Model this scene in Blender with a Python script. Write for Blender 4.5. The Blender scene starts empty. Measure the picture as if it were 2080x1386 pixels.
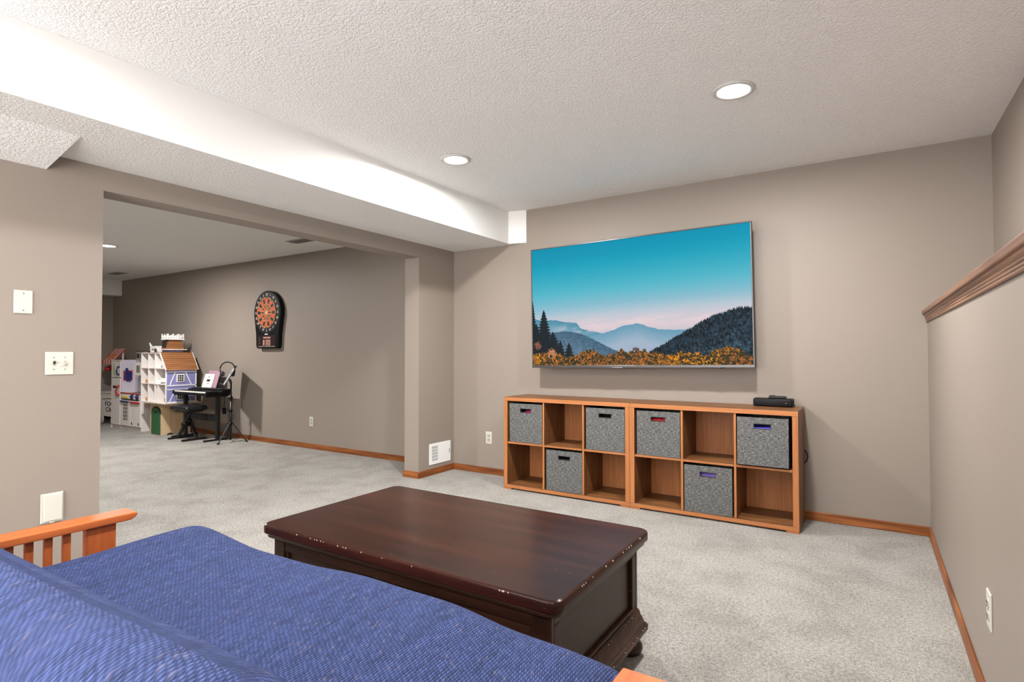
import bpy, bmesh, math, random
import numpy as np
from mathutils import Vector, Matrix
random.seed(4)
sc = bpy.context.scene
C = sc.collection
PI = math.pi

# ------------------------------------------------------------------ camera, world, lights, exposure
cam_d = bpy.data.cameras.new('camera'); cam = bpy.data.objects.new('camera', cam_d); C.objects.link(cam)
cam_d.sensor_width = 36.0; cam_d.sensor_fit = 'HORIZONTAL'; cam_d.lens = 1130.37 / 2080 * 36
cam_d.clip_start = 0.02
CAM_LOC = Vector((3.4242, -4.2825, 1.1327)); YAW, PITCH, ROLL = .5704, .021, -.0012
fw = Vector((-math.sin(YAW)*math.cos(PITCH), math.cos(YAW)*math.cos(PITCH), math.sin(PITCH)))
rt = Vector((math.cos(YAW), math.sin(YAW), 0)); up = rt.cross(fw)
rt2 = rt*math.cos(ROLL) + up*math.sin(ROLL); up2 = -rt*math.sin(ROLL) + up*math.cos(ROLL)
M = Matrix((rt2, up2, -fw)).transposed().to_4x4(); M.translation = CAM_LOC
cam.matrix_world = M
cam_d.dof.use_dof = True; cam_d.dof.focus_distance = 3.6; cam_d.dof.aperture_fstop = 9.0
sc.camera = cam

wd = bpy.data.worlds.new('world'); sc.world = wd; wd.use_nodes = True
bg = wd.node_tree.nodes['Background']; bg.inputs[0].default_value = (1, .99, .985, 1); bg.inputs[1].default_value = 13.0

vs = sc.view_settings
vs.view_transform = 'Standard'; vs.look = 'None'; vs.gamma = 1; vs.use_curve_mapping = False
vs.exposure = 0.0
sc.cycles.use_denoising = True
sc.cycles.max_bounces = 10; sc.cycles.diffuse_bounces = 6
sc.cycles.sample_clamp_indirect = 6

CAN_W = 47.0
H, HF = 2.42, 2.34          # ceiling heights: this room, far room
for nm, loc, rot, sx, sy in (('fill_window_portal', (4.06, -5.4, 1.895), (0, PI/2, 0), .89, 1.9), ('fill_door_portal', (1.6, -6.6, 1.025), (-PI/2, 0, 0), 2.2, 2.05)):  # portals for world fill light through the added window and door openings
    ld = bpy.data.lights.new(nm, 'AREA'); ld.shape = 'RECTANGLE'; ld.size = sx; ld.size_y = sy; ld.cycles.is_portal = True
    lo = bpy.data.objects.new(nm, ld); C.objects.link(lo); lo.location = loc; lo.rotation_euler = rot
CANS = [(2.88, -1.42, H, CAN_W*1.25), (1.125, -1.39, H, CAN_W*1.2), (2.88, -3.82, H, CAN_W*.4), (1.125, -3.80, H, CAN_W*.38), (2.88, -5.6, H, CAN_W*.6), (1.125, -5.6, H, CAN_W*.6),
        (-3.74, -1.50, HF, 85.0), (-1.6, -3.3, 2.25, 75.0)]
for i, (x, y, z, w) in enumerate(CANS):
    ld = bpy.data.lights.new('can_lamp', 'AREA'); ld.shape = 'DISK'; ld.size = .14; ld.energy = w; ld.color = (1, .99, .975)
    lo = bpy.data.objects.new('can_lamp', ld); C.objects.link(lo); lo.location = (x, y, z - .03)

# ------------------------------------------------------------------ helpers
def srgb(r, g, b):
    return tuple(((c/255)/12.92 if c/255 <= .04045 else ((c/255+.055)/1.055)**2.4) for c in (r, g, b)) + (1,)

def new_mat(name, col=(200, 200, 200), rough=.6, metal=0., spec=.5, coat=0.):
    m = bpy.data.materials.new(name); m.use_nodes = True
    b = m.node_tree.nodes['Principled BSDF']
    b.inputs['Base Color'].default_value = srgb(*col); b.inputs['Roughness'].default_value = rough
    b.inputs['Metallic'].default_value = metal; b.inputs['Specular IOR Level'].default_value = spec
    b.inputs['Coat Weight'].default_value = coat; b.inputs['Coat Roughness'].default_value = .08
    return m
def nodes(m):
    t = m.node_tree; b = t.nodes['Principled BSDF']
    return t, b, (lambda ty, **k: _mk(t, ty, k))
def _mk(t, ty, k):
    n = t.nodes.new(ty)
    for a, v in k.items():
        if a.startswith('i_'):
            key = a[2:]
            n.inputs[int(key) if key.isdigit() else key.replace('_', ' ')].default_value = v
        else: setattr(n, a, v)
    return n
def coords(N, t, scale, out='Object'):
    tc = N('ShaderNodeTexCoord'); mp = N('ShaderNodeMapping'); mp.inputs['Scale'].default_value = scale
    t.links.new(tc.outputs[out], mp.inputs['Vector']); return mp.outputs[0]
def ramp(N, t, fac, stops):
    r = N('ShaderNodeValToRGB'); e = r.color_ramp.elements
    while len(e) < len(stops): e.new(.5)
    for q, (p, c) in zip(e, stops): q.position = p; q.color = srgb(*c) if isinstance(c, tuple) else (c, c, c, 1)
    t.links.new(fac, r.inputs[0]); return r.outputs[0]
def bump(N, t, b, h, strength, dist):
    n = N('ShaderNodeBump', i_Strength=strength, i_Distance=dist)
    t.links.new(h, n.inputs['Height']); t.links.new(n.outputs[0], b.inputs['Normal'])
def mix(N, t, a, b_, fac, mode='MIX'):
    n = N('ShaderNodeMix', data_type='RGBA', blend_type=mode)
    for s, v in ((6, a), (7, b_), (0, fac)):
        if hasattr(v, 'links'): t.links.new(v, n.inputs[s])
        else: n.inputs[s].default_value = v
    return n.outputs[2]

def paint_mat(name, col, rough=.55, scale=220, strength=.12, dist=.002):
    m = new_mat(name, col, rough, spec=.35); t, b, N = nodes(m)
    v = coords(N, t, (1, 1, 1)); n = N('ShaderNodeTexNoise', i_Scale=scale, i_Detail=2.)
    t.links.new(v, n.inputs['Vector']); bump(N, t, b, n.outputs[0], strength, dist)
    return m
def ceiling_mat(name, col, scale=84, strength=.46):
    m = new_mat(name, col, .85, spec=.2); t, b, N = nodes(m)
    v = coords(N, t, (1, 1, 1))
    n = N('ShaderNodeTexNoise', i_Scale=scale, i_Detail=3., i_Roughness=.55, i_Distortion=.6)
    t.links.new(v, n.inputs['Vector'])
    r = ramp(N, t, n.outputs[0], [(.36, 0.), (.52, .75), (.7, 1.)])
    bump(N, t, b, r, strength, .011)
    return m
def wood_mat(name, dark, light, axis, rough=.4, k=1., coat=0., streak=60, wear=None, fig=.35):
    """grain runs along `axis` in object space"""
    m = new_mat(name, light, rough, coat=coat, spec=.3); t, b, N = nodes(m)
    sc_ = [streak*k]*3; sc_['xyz'.index(axis)] = 2.2*k
    v = coords(N, t, sc_); n = N('ShaderNodeTexNoise', i_Scale=1., i_Detail=5., i_Roughness=.6, i_Distortion=.25)
    t.links.new(v, n.inputs['Vector'])
    s2 = [11*k]*3; s2['xyz'.index(axis)] = .9*k
    v2 = coords(N, t, s2); n2 = N('ShaderNodeTexNoise', i_Scale=1., i_Detail=2., i_Distortion=1.2)
    t.links.new(v2, n2.inputs['Vector'])
    f = N('ShaderNodeMix', i_0=fig); t.links.new(n.outputs[0], f.inputs[2]); t.links.new(n2.outputs[0], f.inputs[3])
    mid = tuple((a+c)//2 for a, c in zip(dark, light))
    col = ramp(N, t, f.outputs[0], [(.33, dark), (.5, mid), (.66, light)])
    if wear:
        v3 = coords(N, t, (1, 1, 1)); n3 = N('ShaderNodeTexNoise', i_Scale=120., i_Detail=3.)
        t.links.new(v3, n3.inputs['Vector'])
        w = ramp(N, t, n3.outputs[0], [(.735, 0.), (.75, 1.)])
        col = mix(N, t, col, srgb(*wear), w)
    t.links.new(col, b.inputs['Base Color'])
    bump(N, t, b, n.outputs[0], .06, .001)
    return m

def bm_new(): return bmesh.new()
def box(bm, x0, y0, z0, x1, y1, z1, bev=0., seg=2, mi=0):
    vs_ = [bm.verts.new((x, y, z)) for z in (z0, z1) for y in (y0, y1) for x in (x0, x1)]
    fs = [bm.faces.new([vs_[i] for i in q]) for q in ((0, 2, 3, 1), (4, 5, 7, 6), (0, 1, 5, 4), (2, 6, 7, 3), (0, 4, 6, 2), (1, 3, 7, 5))]
    for f in fs: f.material_index = mi
    if bev:
        es = list({e for f in fs for e in f.edges})
        r = bmesh.ops.bevel(bm, geom=es, offset=bev, segments=seg, affect='EDGES', profile=.5)
        for f in r['faces']: f.material_index = mi
    return fs
def prism(bm, pts, axis, a0, a1, mi=0, bev=0.):
    """polygon pts in the plane across `axis`, swept a0..a1"""
    def P(p, a): return {'x': (a, p[0], p[1]), 'y': (p[0], a, p[1]), 'z': (p[0], p[1], a)}[axis]
    A = [bm.verts.new(P(p, a0)) for p in pts]; B = [bm.verts.new(P(p, a1)) for p in pts]
    n = len(pts); fs = [bm.faces.new(A[::-1]), bm.faces.new(B)]
    fs += [bm.faces.new([A[i], A[(i+1) % n], B[(i+1) % n], B[i]]) for i in range(n)]
    for f in fs: f.material_index = mi
    bmesh.ops.recalc_face_normals(bm, faces=fs)
    if bev:
        es = list(fs[0].edges) + list(fs[1].edges)
        bmesh.ops.bevel(bm, geom=es, offset=bev, segments=2, affect='EDGES', profile=.5)
    return fs
def lathe(bm, prof, c=(0, 0, 0), n=28, mi=0):
    rings = []
    for r, z in prof:
        rings.append([bm.verts.new((c[0]+r*math.cos(2*PI*i/n), c[1]+r*math.sin(2*PI*i/n), c[2]+z)) for i in range(n)] if r > 1e-6
                     else [bm.verts.new((c[0], c[1], c[2]+z))])
    fs = []
    for a, b in zip(rings, rings[1:]):
        for i in range(n):
            j = (i+1) % n
            if len(a) == 1 and len(b) == 1: continue
            if len(a) == 1: fs.append(bm.faces.new([a[0], b[i], b[j]]))
            elif len(b) == 1: fs.append(bm.faces.new([a[i], b[0], a[j]]))
            else: fs.append(bm.faces.new([a[i], b[i], b[j], a[j]]))
    for f in fs: f.material_index = mi; f.smooth = True
    bmesh.ops.recalc_face_normals(bm, faces=fs)
    return fs
def tube(bm, pts, r, n=10, mi=0):
    pts = [Vector(p) for p in pts]; rings = []
    for i, p in enumerate(pts):
        d = (pts[min(i+1, len(pts)-1)] - pts[max(i-1, 0)]).normalized()
        u = d.cross(Vector((0, 0, 1)))
        if u.length < 1e-3: u = d.cross(Vector((1, 0, 0)))
        u.normalize(); w = d.cross(u)
        rr = r[i] if isinstance(r, (list, tuple)) else r
        rings.append([bm.verts.new(p + u*rr*math.cos(2*PI*k/n) + w*rr*math.sin(2*PI*k/n)) for k in range(n)])
    fs = [bm.faces.new(rings[0]), bm.faces.new(rings[-1][::-1])]
    for a, b in zip(rings, rings[1:]):
        for k in range(n): 
            f = bm.faces.new([a[k], b[k], b[(k+1) % n], a[(k+1) % n]]); f.smooth = True; fs.append(f)
    for f in fs: f.material_index = mi
    bmesh.ops.recalc_face_normals(bm, faces=fs)
    return fs
def bar(bm, a, b, w, h, mi=0, bev=0., upv=(0, 0, 1)):
    """rectangular bar from a to b, width w (sideways), height h"""
    a, b = Vector(a), Vector(b); d = (b-a); L = d.length; d.normalize()
    s = d.cross(Vector(upv))
    if s.length < 1e-3: s = d.cross(Vector((1, 0, 0)))
    s.normalize(); u = s.cross(d)
    R = Matrix((d, s, u)).transposed().to_4x4(); R.translation = a
    n0 = len(bm.verts); bm.verts.ensure_lookup_table()
    t = bmesh.new(); box(t, 0, -w/2, -h/2, L, w/2, h/2, bev)
    me = bpy.data.meshes.new('tmp'); t.to_mesh(me); t.free(); me.transform(R)
    nf = len(bm.faces); bm.from_mesh(me); bpy.data.meshes.remove(me)
    bm.faces.ensure_lookup_table()
    for f in bm.faces[nf:]: f.material_index = mi
def obj(name, bm, mats, parent=None, loc=None, rot=None, smooth=False, kind=None):
    me = bpy.data.meshes.new(name)
    if smooth:
        for f in bm.faces: f.smooth = True
    bm.to_mesh(me); bm.free()
    for m in (mats if isinstance(mats, (list, tuple)) else [mats]): me.materials.append(m)
    o = bpy.data.objects.new(name, me); C.objects.link(o)
    if parent: o.parent = parent
    if loc: o.location = loc
    if rot: o.rotation_euler = rot
    if kind: o['kind'] = kind
    return o
def auto_smooth(o, ang=35):
    for p in o.data.polygons: p.use_smooth = len(p.vertices) < 9
    o.data.set_sharp_from_angle(angle=math.radians(ang))
    big = {tuple(sorted(k)) for p in o.data.polygons if len(p.vertices) > 8 for k in p.edge_keys}
    for p in o.data.polygons: p.use_smooth = len(p.vertices) < 9
    for e in o.data.edges:
        if tuple(sorted(e.vertices)) in big: e.use_edge_sharp = True
    return o
def tag(o, label, cat, group=None):
    o['label'] = label; o['category'] = cat
    if group: o['group'] = group
    return o
def thing(name, label, cat, loc=(0, 0, 0), rotz=0, group=None):
    o = bpy.data.objects.new(name, None); C.objects.link(o); o.location = loc; o.rotation_euler = (0, 0, rotz)
    o.empty_display_size = .05
    return tag(o, label, cat, group)
def struct(name, bm, mats, parent=None):
    o = obj(name, bm, mats, parent)
    if not parent: o['kind'] = 'structure'
    return o
def one_box(name, dims, m, parent=None, bev=0., **k):
    bm = bm_new(); box(bm, *dims, bev); return obj(name, bm, m, parent, **k)
_tc = {}
def text_bm(bm, s, size, origin, xdir, ydir, depth=.0008, mi=0):
    """flat extruded lettering centred at origin, written along xdir with its top towards ydir"""
    if (s, size) not in _tc:
        cu = bpy.data.curves.new('t', 'FONT'); cu.body = s; cu.size = size; cu.align_x = 'CENTER'; cu.align_y = 'CENTER'; cu.extrude = depth
        cu.resolution_u = 3
        o = bpy.data.objects.new('t', cu); C.objects.link(o)
        dg = bpy.context.evaluated_depsgraph_get(); me = bpy.data.meshes.new_from_object(o.evaluated_get(dg))
        _tc[(s, size)] = me; bpy.data.objects.remove(o)
    me = _tc[(s, size)].copy()
    x, y = Vector(xdir), Vector(ydir); R = Matrix((x, y, x.cross(y))).transposed().to_4x4(); R.translation = Vector(origin)
    me.transform(R); nf = len(bm.faces); bm.from_mesh(me); bm.faces.ensure_lookup_table()
    for f in bm.faces[nf:]: f.material_index = mi
    bpy.data.meshes.remove(me)

# ------------------------------------------------------------------ materials
WALL = paint_mat('wall_paint', (144, 133, 123), .5)
WHITE = paint_mat('white_paint', (236, 235, 232), .6, 160, .15)
CEIL = ceiling_mat('sprayed_ceiling', (240, 239, 238))
CEIL2 = ceiling_mat('sprayed_ceiling_fine', (232, 231, 229), 85, .4)
OAK = {a: wood_mat('oak_trim_'+a, (92, 46, 20), (166, 102, 54), a, .42, 1.3, fig=.6) for a in 'xyz'}
CAPW = wood_mat('oak_cap', (90, 62, 46), (146, 108, 86), 'y', .45, 1.3)
WAL = {a: wood_mat('organizer_laminate_'+a, (80, 50, 29), (138, 92, 54), a, .42, 1.2, streak=90) for a in 'xyz'}
EDGE = {a: wood_mat('organizer_edge_'+a, (150, 92, 52), (188, 124, 76), a, .45, 1.2, streak=90) for a in 'xyz'}
ESP = {a: wood_mat('espresso_wood_'+a, (34, 17, 9), (66, 39, 24), a, .38, .8, coat=.0, wear=(190, 170, 150)) for a in 'xyz'}
ESPTOP = wood_mat('espresso_top', (30, 12, 6), (62, 27, 14), 'x', .22, .6, coat=.0, wear=(150, 110, 85), streak=30)
FUT = {a: wood_mat('orange_stained_wood_'+a, (164, 80, 38), (206, 112, 58), a, .5, .9, streak=45) for a in 'xyz'}
BLACK = new_mat('black_plastic', (14, 14, 16), .45, spec=.2)
BLACKM = new_mat('black_metal', (22, 22, 23), .35, spec=.5)
BLACKV = new_mat('black_vinyl', (26, 25, 26), .4)
DGREY = new_mat('dark_grey_plastic', (44, 44, 46), .5, spec=.25)
SILV = new_mat('brushed_silver', (150, 150, 154), .35, .7)
PLATE = new_mat('ivory_plate', (200, 196, 185), .35)
PLATE2 = new_mat('ivory_insert', (176, 171, 160), .35)
SLOT = new_mat('dark_slot', (40, 36, 32), .6)
TRIMW = new_mat('white_enamel', (240, 240, 238), .4)
TOYW = new_mat('toy_white_board', (228, 220, 214), .5)
LAV = new_mat('lavender_board', (196, 188, 200), .55)
PURP = new_mat('dollhouse_lilac', (140, 138, 190), .55)
SHIN = wood_mat('dollhouse_shingle', (122, 78, 46), (164, 112, 72), 'y', .6, 1.6)
PLY = wood_mat('birch_plywood', (196, 166, 128), (222, 196, 160), 'z', .55, .8, streak=20)
GREEN = new_mat('green_paint', (42, 92, 52), .5)
RED = new_mat('red_plastic', (176, 34, 40), .4)
NAVY = new_mat('navy_plastic', (32, 44, 96), .4)
YEL = new_mat('yellow_plastic', (222, 190, 104), .5)
PAPER = new_mat('white_paper', (226, 220, 212), .7)
PINK = new_mat('mauve_cover', (168, 132, 146), .6)
TAN = new_mat('pine_toy', (198, 142, 92), .55)
BROWN = new_mat('dark_brown_toy', (84, 62, 48), .6)

def emit_mat(name, col, s):
    m = bpy.data.materials.new(name); m.use_nodes = True; t = m.node_tree; t.nodes.clear()
    e = t.nodes.new('ShaderNodeEmission'); e.inputs[0].default_value = col; e.inputs[1].default_value = s
    o = t.nodes.new('ShaderNodeOutputMaterial'); t.links.new(e.outputs[0], o.inputs[0]); return m
LAMP = emit_mat('lit_diffuser', (1, .97, .93, 1), 14.)

def carpet_mat():
    m = new_mat('grey_carpet', (190, 186, 180), .95, spec=.1); t, b, N = nodes(m)
    v = coords(N, t, (1, 1, 1))
    n1 = N('ShaderNodeTexNoise', i_Scale=230., i_Detail=3., i_Roughness=.7); t.links.new(v, n1.inputs['Vector'])
    n2 = N('ShaderNodeTexNoise', i_Scale=3.2, i_Detail=5., i_Roughness=.65, i_Distortion=.3); t.links.new(v, n2.inputs['Vector'])
    n3 = N('ShaderNodeTexNoise', i_Scale=75., i_Detail=3., i_Roughness=.6); t.links.new(v, n3.inputs['Vector'])
    c1 = ramp(N, t, n1.outputs[0], [(.34, (86, 83, 79)), (.46, (166, 162, 155)), (.62, (196, 192, 185)), (.74, (226, 223, 217))])
    c3 = ramp(N, t, n3.outputs[0], [(.32, (200, 198, 195)), (.6, (255, 255, 255))])
    c2 = ramp(N, t, n2.outputs[0], [(.36, (226, 225, 223)), (.50, (246, 245, 244)), (.62, (255, 255, 255))])
    c = mix(N, t, mix(N, t, c1, c3, 1., 'MULTIPLY'), c2, 1., 'MULTIPLY')
    t.links.new(c, b.inputs['Base Color'])
    ad = N('ShaderNodeMath', operation='ADD'); t.links.new(n1.outputs[0], ad.inputs[0]); t.links.new(n3.outputs[0], ad.inputs[1])
    bump(N, t, b, ad.outputs[0], .7, .008)
    b.inputs['Sheen Weight'].default_value = .15
    return m
CARPET = carpet_mat()

def chenille_mat():
    m = new_mat('blue_chenille', (84, 98, 168), .9, spec=.15); t, b, N = nodes(m)
    uv = N('ShaderNodeUVMap'); uv.uv_map = 'UVMap'
    sep = N('ShaderNodeSeparateXYZ'); t.links.new(uv.outputs[0], sep.inputs[0])
    nz = N('ShaderNodeTexNoise', i_Scale=38., i_Detail=2.); t.links.new(uv.outputs[0], nz.inputs['Vector'])
    def math_(op, a, b_=None, c=None):
        n = N('ShaderNodeMath', operation=op)
        for i, v in enumerate((a, b_, c)):
            if v is None: continue
            if hasattr(v, 'links'): t.links.new(v, n.inputs[i])
            else: n.inputs[i].default_value = v
        return n.outputs[0]
    x = math_('MULTIPLY_ADD', nz.outputs[0], .0045, sep.outputs[0])     # wobble
    xr = math_('DIVIDE', x, .0075)
    row = math_('FLOOR', xr)
    rib = math_('ABSOLUTE', math_('SINE', math_('MULTIPLY', xr, PI)))
    ph = math_('ADD', math_('DIVIDE', sep.outputs[1], .011), math_('MULTIPLY', row, .37))
    ph = math_('ADD', ph, math_('MULTIPLY', math_('FRACT', xr), .9))
    ph = math_('ADD', ph, math_('MULTIPLY', nz.outputs[0], .8))
    st = math_('ABSOLUTE', math_('SINE', math_('MULTIPLY', ph, PI)))
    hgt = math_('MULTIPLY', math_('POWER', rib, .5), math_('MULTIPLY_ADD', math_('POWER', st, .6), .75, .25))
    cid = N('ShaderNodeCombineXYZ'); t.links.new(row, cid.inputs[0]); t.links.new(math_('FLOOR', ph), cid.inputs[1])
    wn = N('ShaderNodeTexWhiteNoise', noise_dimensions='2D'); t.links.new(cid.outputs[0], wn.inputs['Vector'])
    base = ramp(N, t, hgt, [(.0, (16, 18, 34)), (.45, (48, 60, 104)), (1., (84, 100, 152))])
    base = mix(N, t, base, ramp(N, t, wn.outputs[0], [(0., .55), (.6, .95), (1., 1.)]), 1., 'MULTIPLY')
    fl = ramp(N, t, wn.outputs[0], [(.965, 0.), (.975, 1.)])
    base = mix(N, t, base, srgb(128, 116, 118), math_('MULTIPLY', fl, .3))
    mp2 = N('ShaderNodeMapping'); mp2.inputs['Scale'].default_value = (26, 1.6, 1); t.links.new(uv.outputs[0], mp2.inputs[0])
    n2 = N('ShaderNodeTexNoise', i_Scale=1., i_Detail=3.); t.links.new(mp2.outputs[0], n2.inputs['Vector'])
    wv = ramp(N, t, n2.outputs[0], [(.3, .72), (.6, 1.)])
    base = mix(N, t, base, wv, 1., 'MULTIPLY')
    t.links.new(base, b.inputs['Base Color'])
    bump(N, t, b, hgt, .8, .006)
    b.inputs['Sheen Weight'].default_value = .2; b.inputs['Sheen Tint'].default_value = srgb(150, 165, 225)
    return m
CHEN = chenille_mat()

def weave_mat():
    m = new_mat('grey_woven_fabric', (120, 120, 118), .9, spec=.15); t, b, N = nodes(m)
    v = coords(N, t, (45, 45, 330)); n = N('ShaderNodeTexNoise', i_Scale=1., i_Detail=3., i_Roughness=.6); t.links.new(v, n.inputs['Vector'])
    v2 = coords(N, t, (330, 330, 26)); n2 = N('ShaderNodeTexNoise', i_Scale=1., i_Detail=3., i_Roughness=.6); t.links.new(v2, n2.inputs['Vector'])
    h = N('ShaderNodeMix', i_0=.36); t.links.new(n.outputs[0], h.inputs[2]); t.links.new(n2.outputs[0], h.inputs[3])
    c = ramp(N, t, h.outputs[0], [(.36, (46, 46, 46)), (.5, (92, 92, 91)), (.64, (142, 141, 139))])
    t.links.new(c, b.inputs['Base Color']); bump(N, t, b, h.outputs[0], .4, .002)
    return m
WEAVE = weave_mat()

# ------------------------------------------------------------------ room shell
XL, XK, XR, YB = -7.35, 3.73, 4.05, -6.6      # far end, knee wall, right wall, open back
SX, SZ, HZ, T, YS, YO = .672, 2.125, 2.0, .17, -.506, -2.975
bm = bm_new(); box(bm, XL-.1, YB-.12, -.12, XR+.12, .12, 0); struct('floor', bm, CARPET)
bm = bm_new(); box(bm, 0, YB, H, XR+.12, .12, H+.12); struct('ceiling', bm, CEIL)
bm = bm_new(); box(bm, XL-.1, YB, HF, -T, .12, HF+.2); struct('ceiling_far', bm, CEIL2)
bm = bm_new(); box(bm, XL-.1, 0, 0, XR+.12, .12, H); struct('wall_back', bm, WALL)
bm = bm_new()
box(bm, -T, YS, 0, 0, 0, H); box(bm, -T, YO, HZ, 0, YS, H); box(bm, -T, YB, 0, 0, YO, H)
struct('wall_left', bm, WALL)
WY0, WY1, WZ0, WZ1 = -6.35, -4.45, 1.45, 2.34     # unseen window added over the half wall to let fill light in
bm = bm_new()
box(bm, XR, WY1, 1.30, XR+.12, 0, H); box(bm, XR, YB, 1.30, XR+.12, WY0, H); box(bm, XR, WY0, 1.30, XR+.12, WY1, WZ0); box(bm, XR, WY0, WZ1, XR+.12, WY1, H)
struct('wall_right', bm, WALL)
bm = bm_new()
for d in ((WY0-.06, WZ0-.06, WY1+.06, WZ0), (WY0-.06, WZ1, WY1+.06, WZ1+.06), (WY0-.06, WZ0, WY0, WZ1), (WY1, WZ0, WY1+.06, WZ1), ((WY0+WY1)/2-.025, WZ0, (WY0+WY1)/2+.025, WZ1)):
    box(bm, XR-.015, d[0], d[1], XR-.002, d[2], d[3])
struct('fill_window_1', bm, OAK['y'])
DX0, DX1, DZ1 = .5, 2.7, 2.05                     # unseen door opening added in the rear wall for more fill
bm = bm_new(); box(bm, -T, YB-.12, 0, DX0, YB, H); box(bm, DX1, YB-.12, 0, XR+.12, YB, H); box(bm, DX0, YB-.12, DZ1, DX1, YB, H); struct('wall_rear', bm, WALL)
bm = bm_new()
for d in ((DX0-.06, 0, DX0, DZ1+.06), (DX1, 0, DX1+.06, DZ1+.06), (DX0, DZ1, DX1, DZ1+.06)): box(bm, d[0], YB+.001, d[1], d[2], YB+.015, d[3])
struct('fill_door_1', bm, OAK['z'])
bm = bm_new(); box(bm, XK, YB, 0, XR+.12, 0, 1.365); struct('wall_knee', bm, WALL)
bm = bm_new(); box(bm, XL-.1, YB, 0, XL, 0, HF); struct('wall_far', bm, WALL)
bm = bm_new(); box(bm, XL, -4.9, 0, -T, -4.78, HF); struct('wall_far_rear', bm, WALL)
# soffit along the opening wall: white face, sprayed underside, small splay at the back wall
bm = bm_new()
fs = prism(bm, [(0, YB), (SX, YB), (SX, -.05), (.832, 0), (0, 0)], 'z', SZ, H)
for f in fs: f.material_index = 1 if f.normal.z < -.9 else 0
struct('trim_1', bm, [WHITE, CEIL2])['label'] = 'white soffit boxed along the opening wall'
bm = bm_new(); prism(bm, [(0, SZ), (.405, SZ), (.39, SZ-.004), (0, 2.046)], 'y', YB, -3.221); struct('trim_2', bm, CEIL)['label'] = 'sloped sprayed wedge under the soffit'
bm = bm_new(); box(bm, XL, -2.0, 2.09, -7.05, 0, HF); struct('trim_3', bm, WHITE)
bm = bm_new(); box(bm, XL, -4.78, 2.25, -T, -2.09, HF); struct('trim_4', bm, CEIL2)
# oak baseboards
BH, BT = .06, .012
def base(name, d, ax):
    bm = bm_new(); box(bm, *d, .004, 2); struct(name, bm, OAK[ax])
base('baseboard_back', (0, -BT, 0, XK, 0, BH), 'x')
base('baseboard_far', (XL, -BT, 0, -T, 0, BH), 'x')
base('baseboard_stub', (0, YS-BT, 0, BT, -BT, BH), 'y')
base('baseboard_jamb', (-T-BT, YS-BT, 0, 0, YS, BH), 'x')
base('baseboard_stub_rear', (-T-BT, YS, 0, -T, -BT, BH), 'y')
base('baseboard_left', (0, YB, 0, BT, YO, BH), 'y')
base('baseboard_right', (XK-BT, YB, 0, XK, -BT, BH), 'y')
# oak cap on the knee wall: board with nosing plus fluted apron
bm = bm_new(); box(bm, XK-.028, YB, 1.365, XR, -.002, 1.391, .005, 2); struct('trim_5', bm, CAPW)['label'] = 'oak ledge cap on the half wall'
bm = bm_new()
prof = [(XK, 1.318), (XK-.007, 1.318), (XK-.009, 1.323), (XK-.007, 1.328), (XK-.010, 1.333), (XK-.008, 1.338), (XK-.012, 1.344), (XK-.010, 1.349), (XK-.016, 1.357), (XK-.018, 1.365), (XK, 1.365)]
prism(bm, prof, 'y', YB, -.002); struct('trim_6', bm, CAPW)['label'] = 'fluted apron strip under the oak ledge'

# ------------------------------------------------------------------ recessed ceiling lights, vents
RING = new_mat('can_trim', (196, 195, 192), .5)
def can(x, y, z, label):
    t = thing('recessed_light', label, 'ceiling light', (x, y, z), 0, 'recessed ceiling lights')
    bm = bm_new(); lathe(bm, [(.074, -.002), (.078, -.009), (.090, -.010), (.099, -.005), (.100, 0), (.074, 0), (.074, -.002)], n=40); obj('trim_ring', bm, RING, t)
    bm = bm_new(); lathe(bm, [(0, -.012), (.035, -.011), (.06, -.008), (.0745, -.002)], n=40); obj('diffuser', bm, LAMP, t)
LB = ['recessed ceiling light nearest the right-hand wall, above the TV wall', 'recessed ceiling light beside the white soffit',
      'recessed ceiling light over the coffee table side by the half wall', 'recessed ceiling light over the left end of the futon',
      'recessed ceiling light behind the viewpoint near the half wall', 'recessed ceiling light behind the viewpoint near the opening wall',
      'recessed ceiling light in the far playroom', 'recessed light in the lowered playroom ceiling']
for (x, y, z, w), l in zip(CANS, LB): can(x, y, z, l)
def ceil_vent(x, y, label):
    t = thing('ceiling_vent', label, 'vent', (x, y, HF), 0, 'ceiling vents in the far playroom')
    bm = bm_new(); box(bm, -.17, -.075, -.008, .17, .075, 0, .003); obj('frame', bm, PLATE2, t)
    for k in range(5): one_box('slat', (-.14, -.055+k*.024, -.013, .14, -.043+k*.024, -.006), SILV, t)
ceil_vent(-6.1, -.45, 'small ceiling vent deep in the far playroom')
ceil_vent(-1.69, -.50, 'ceiling vent near the opening of the far playroom')

# ------------------------------------------------------------------ wall plates
def outlet(loc, rotz, label):
    """built facing -y, plate centred at loc on the wall"""
    t = thing('wall_outlet', label, 'outlet', loc, rotz, 'duplex wall outlets')
    one_box('plate', (-.0345, -.006, -.057, .0345, 0, .057), PLATE, t, .003)
    for z in (.0195, -.0195):
        bm = bm_new(); prism(bm, [(.0165*math.cos(a), max(-.0125, min(.0125, .0165*math.sin(a)))) for a in [2*PI*i/24 for i in range(24)]], 'y', -.0085, -.004)
        f = obj('receptacle', bm, PLATE2, t, loc=(0, 0, z))
        bm = bm_new()
        box(bm, -.0075, -.0095, -.001, -.0055, -.0082, .008); box(bm, .0055, -.0095, -.001, .0075, -.0082, .0065)
        box(bm, -.0025, -.0095, -.010, .0025, -.0082, -.0055)
        obj('slot', bm, SLOT, f)
    bm = bm_new(); tube(bm, [(0, -.0075, 0), (0, -.005, 0)], .003, 10); obj('screw', bm, SILV, t)
outlet((.421, 0, .337), 0, 'ivory duplex outlet between the white vent and the cube shelf')
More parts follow.
